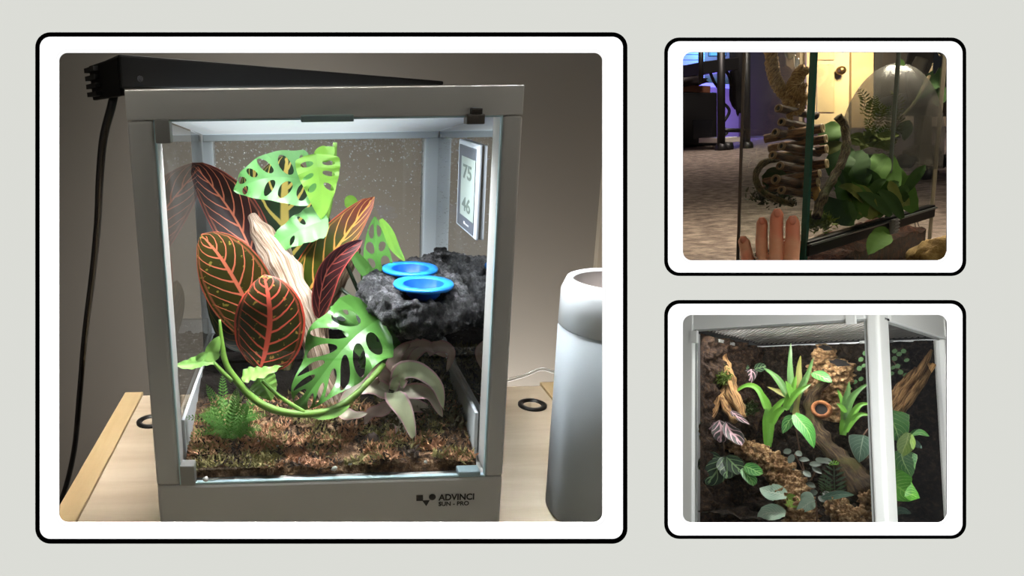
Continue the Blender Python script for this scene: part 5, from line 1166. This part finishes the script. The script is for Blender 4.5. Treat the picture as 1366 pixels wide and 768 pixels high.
# ---- hand pressed on the left pane
pn = dr_.normalized()
def paz(x, y): return onP(x, y, C0 - pn * .0, (C0 - Lp).cross(V2).normalized())
def fpt(x, y, off): p = paz(x, y); return p - (p - CAM).normalized() * off
skin = N('skin'); nz = skin.noise(45, 4); spv = skin.step(skin.noise(14, 2), .45, .6)
m_skin = skin.fin(skin.mix(spv, skin.mix(nz, C4((236, 188, 160)), C4((216, 154, 126))), C4((228, 152, 128))), .5, 0, .35)
skin.b.inputs['Subsurface Weight'].default_value = .15; skin.b.inputs['Subsurface Radius'].default_value = (.006, .002, .001); skin.bump(skin.noise(160, 3), .2, .001)
V_, F_ = [], []
def limb(pts, rad, n=20):
    v, f, u = tube_data(pts, rad, n=n, seg=14); k = len(V_); V_.extend(v); F_.extend(tuple(x + k for x in q) for q in f)
fing = [((991.5, 313), (993, 322), (996, 338), (999, 356), 8.0), ((1016.5, 288), (1016.5, 300), (1016, 322), (1017, 356), 7.6), ((1037, 276.5), (1036, 292), (1035.5, 318), (1035, 357), 8.6), ((1057.5, 286), (1057.5, 300), (1057.5, 325), (1055, 358), 9.0)]
kn_ = []
for a, b, c, d, hw in fing:
    r = hw * .88 / F
    tip, p1, p2, p3 = fpt(a[0], a[1] + hw, r * 1.0), fpt(b[0], b[1] + 2, r * 1.15), fpt(c[0], c[1], r * 1.9), fpt(d[0], d[1] + 6, .040)
    top = fpt(a[0], a[1] + 1.5, r * .95)
    limb([top, tip, p1, p1.lerp(p2, .5), p2, p2.lerp(p3, .5), p3], [r * .45, r * .93, r * 1.0, r * 1.0, r * 1.07, r * 1.02, r * 1.15]); kn_.append(p3)
wr = D(1027, 376, .815); ar_ = D(1024, 384, .745)
for p3 in kn_: limb([p3, p3.lerp(wr, .5), wr], [.0105, .0115, .013], 12)
limb([kn_[1].lerp(kn_[2], .5), wr, wr.lerp(ar_, .5), ar_], [.014, .018, .019, .019], 14)
th0 = wr.lerp(kn_[3], .25); limb([th0, th0 + EX * .022 + EZ * .012, th0 + EX * .036 + EZ * .034 + EY * .003, th0 + EX * .040 + EZ * .056 + EY * .004], [.013, .012, .0105, .0075], 14)
hand = mesh('hand', V_, F_, m_skin, None, True)
tag(hand, 'hand with four raised fingers pressed against the glass of the carpet tank', 'hand')
rm = hand.modifiers.new('remesh', 'REMESH'); rm.mode = 'VOXEL'; rm.voxel_size = .0011; rm.use_smooth_shade = True
smo = hand.modifiers.new('smooth', 'SMOOTH'); smo.iterations = 4; smo.factor = .5
m_nail = plain('fingernail', (206, 136, 116), .3, var=0)
for (a, b, c, d, hw) in fing:
    r = hw * .985 / F; n0 = fpt(a[0], a[1] + hw * .9, r * 1.95); tc = (CAM - n0).normalized()
    blob('nail', n0, (r * .55, r * .16, r * .62), m_nail, hand, 0, 1, 2, (EX, tc, V2))
rc = fpt(1016.2, 342, .026); lathe('ring', [(.0088, -.0012), (.0096, -.0012), (.0096, .0012), (.0088, .0012), (.0088, -.0012)], rc, plain('silver_band', (200, 196, 188), .2, 1.0), hand, (V2 + EZ * .5).normalized(), 24)
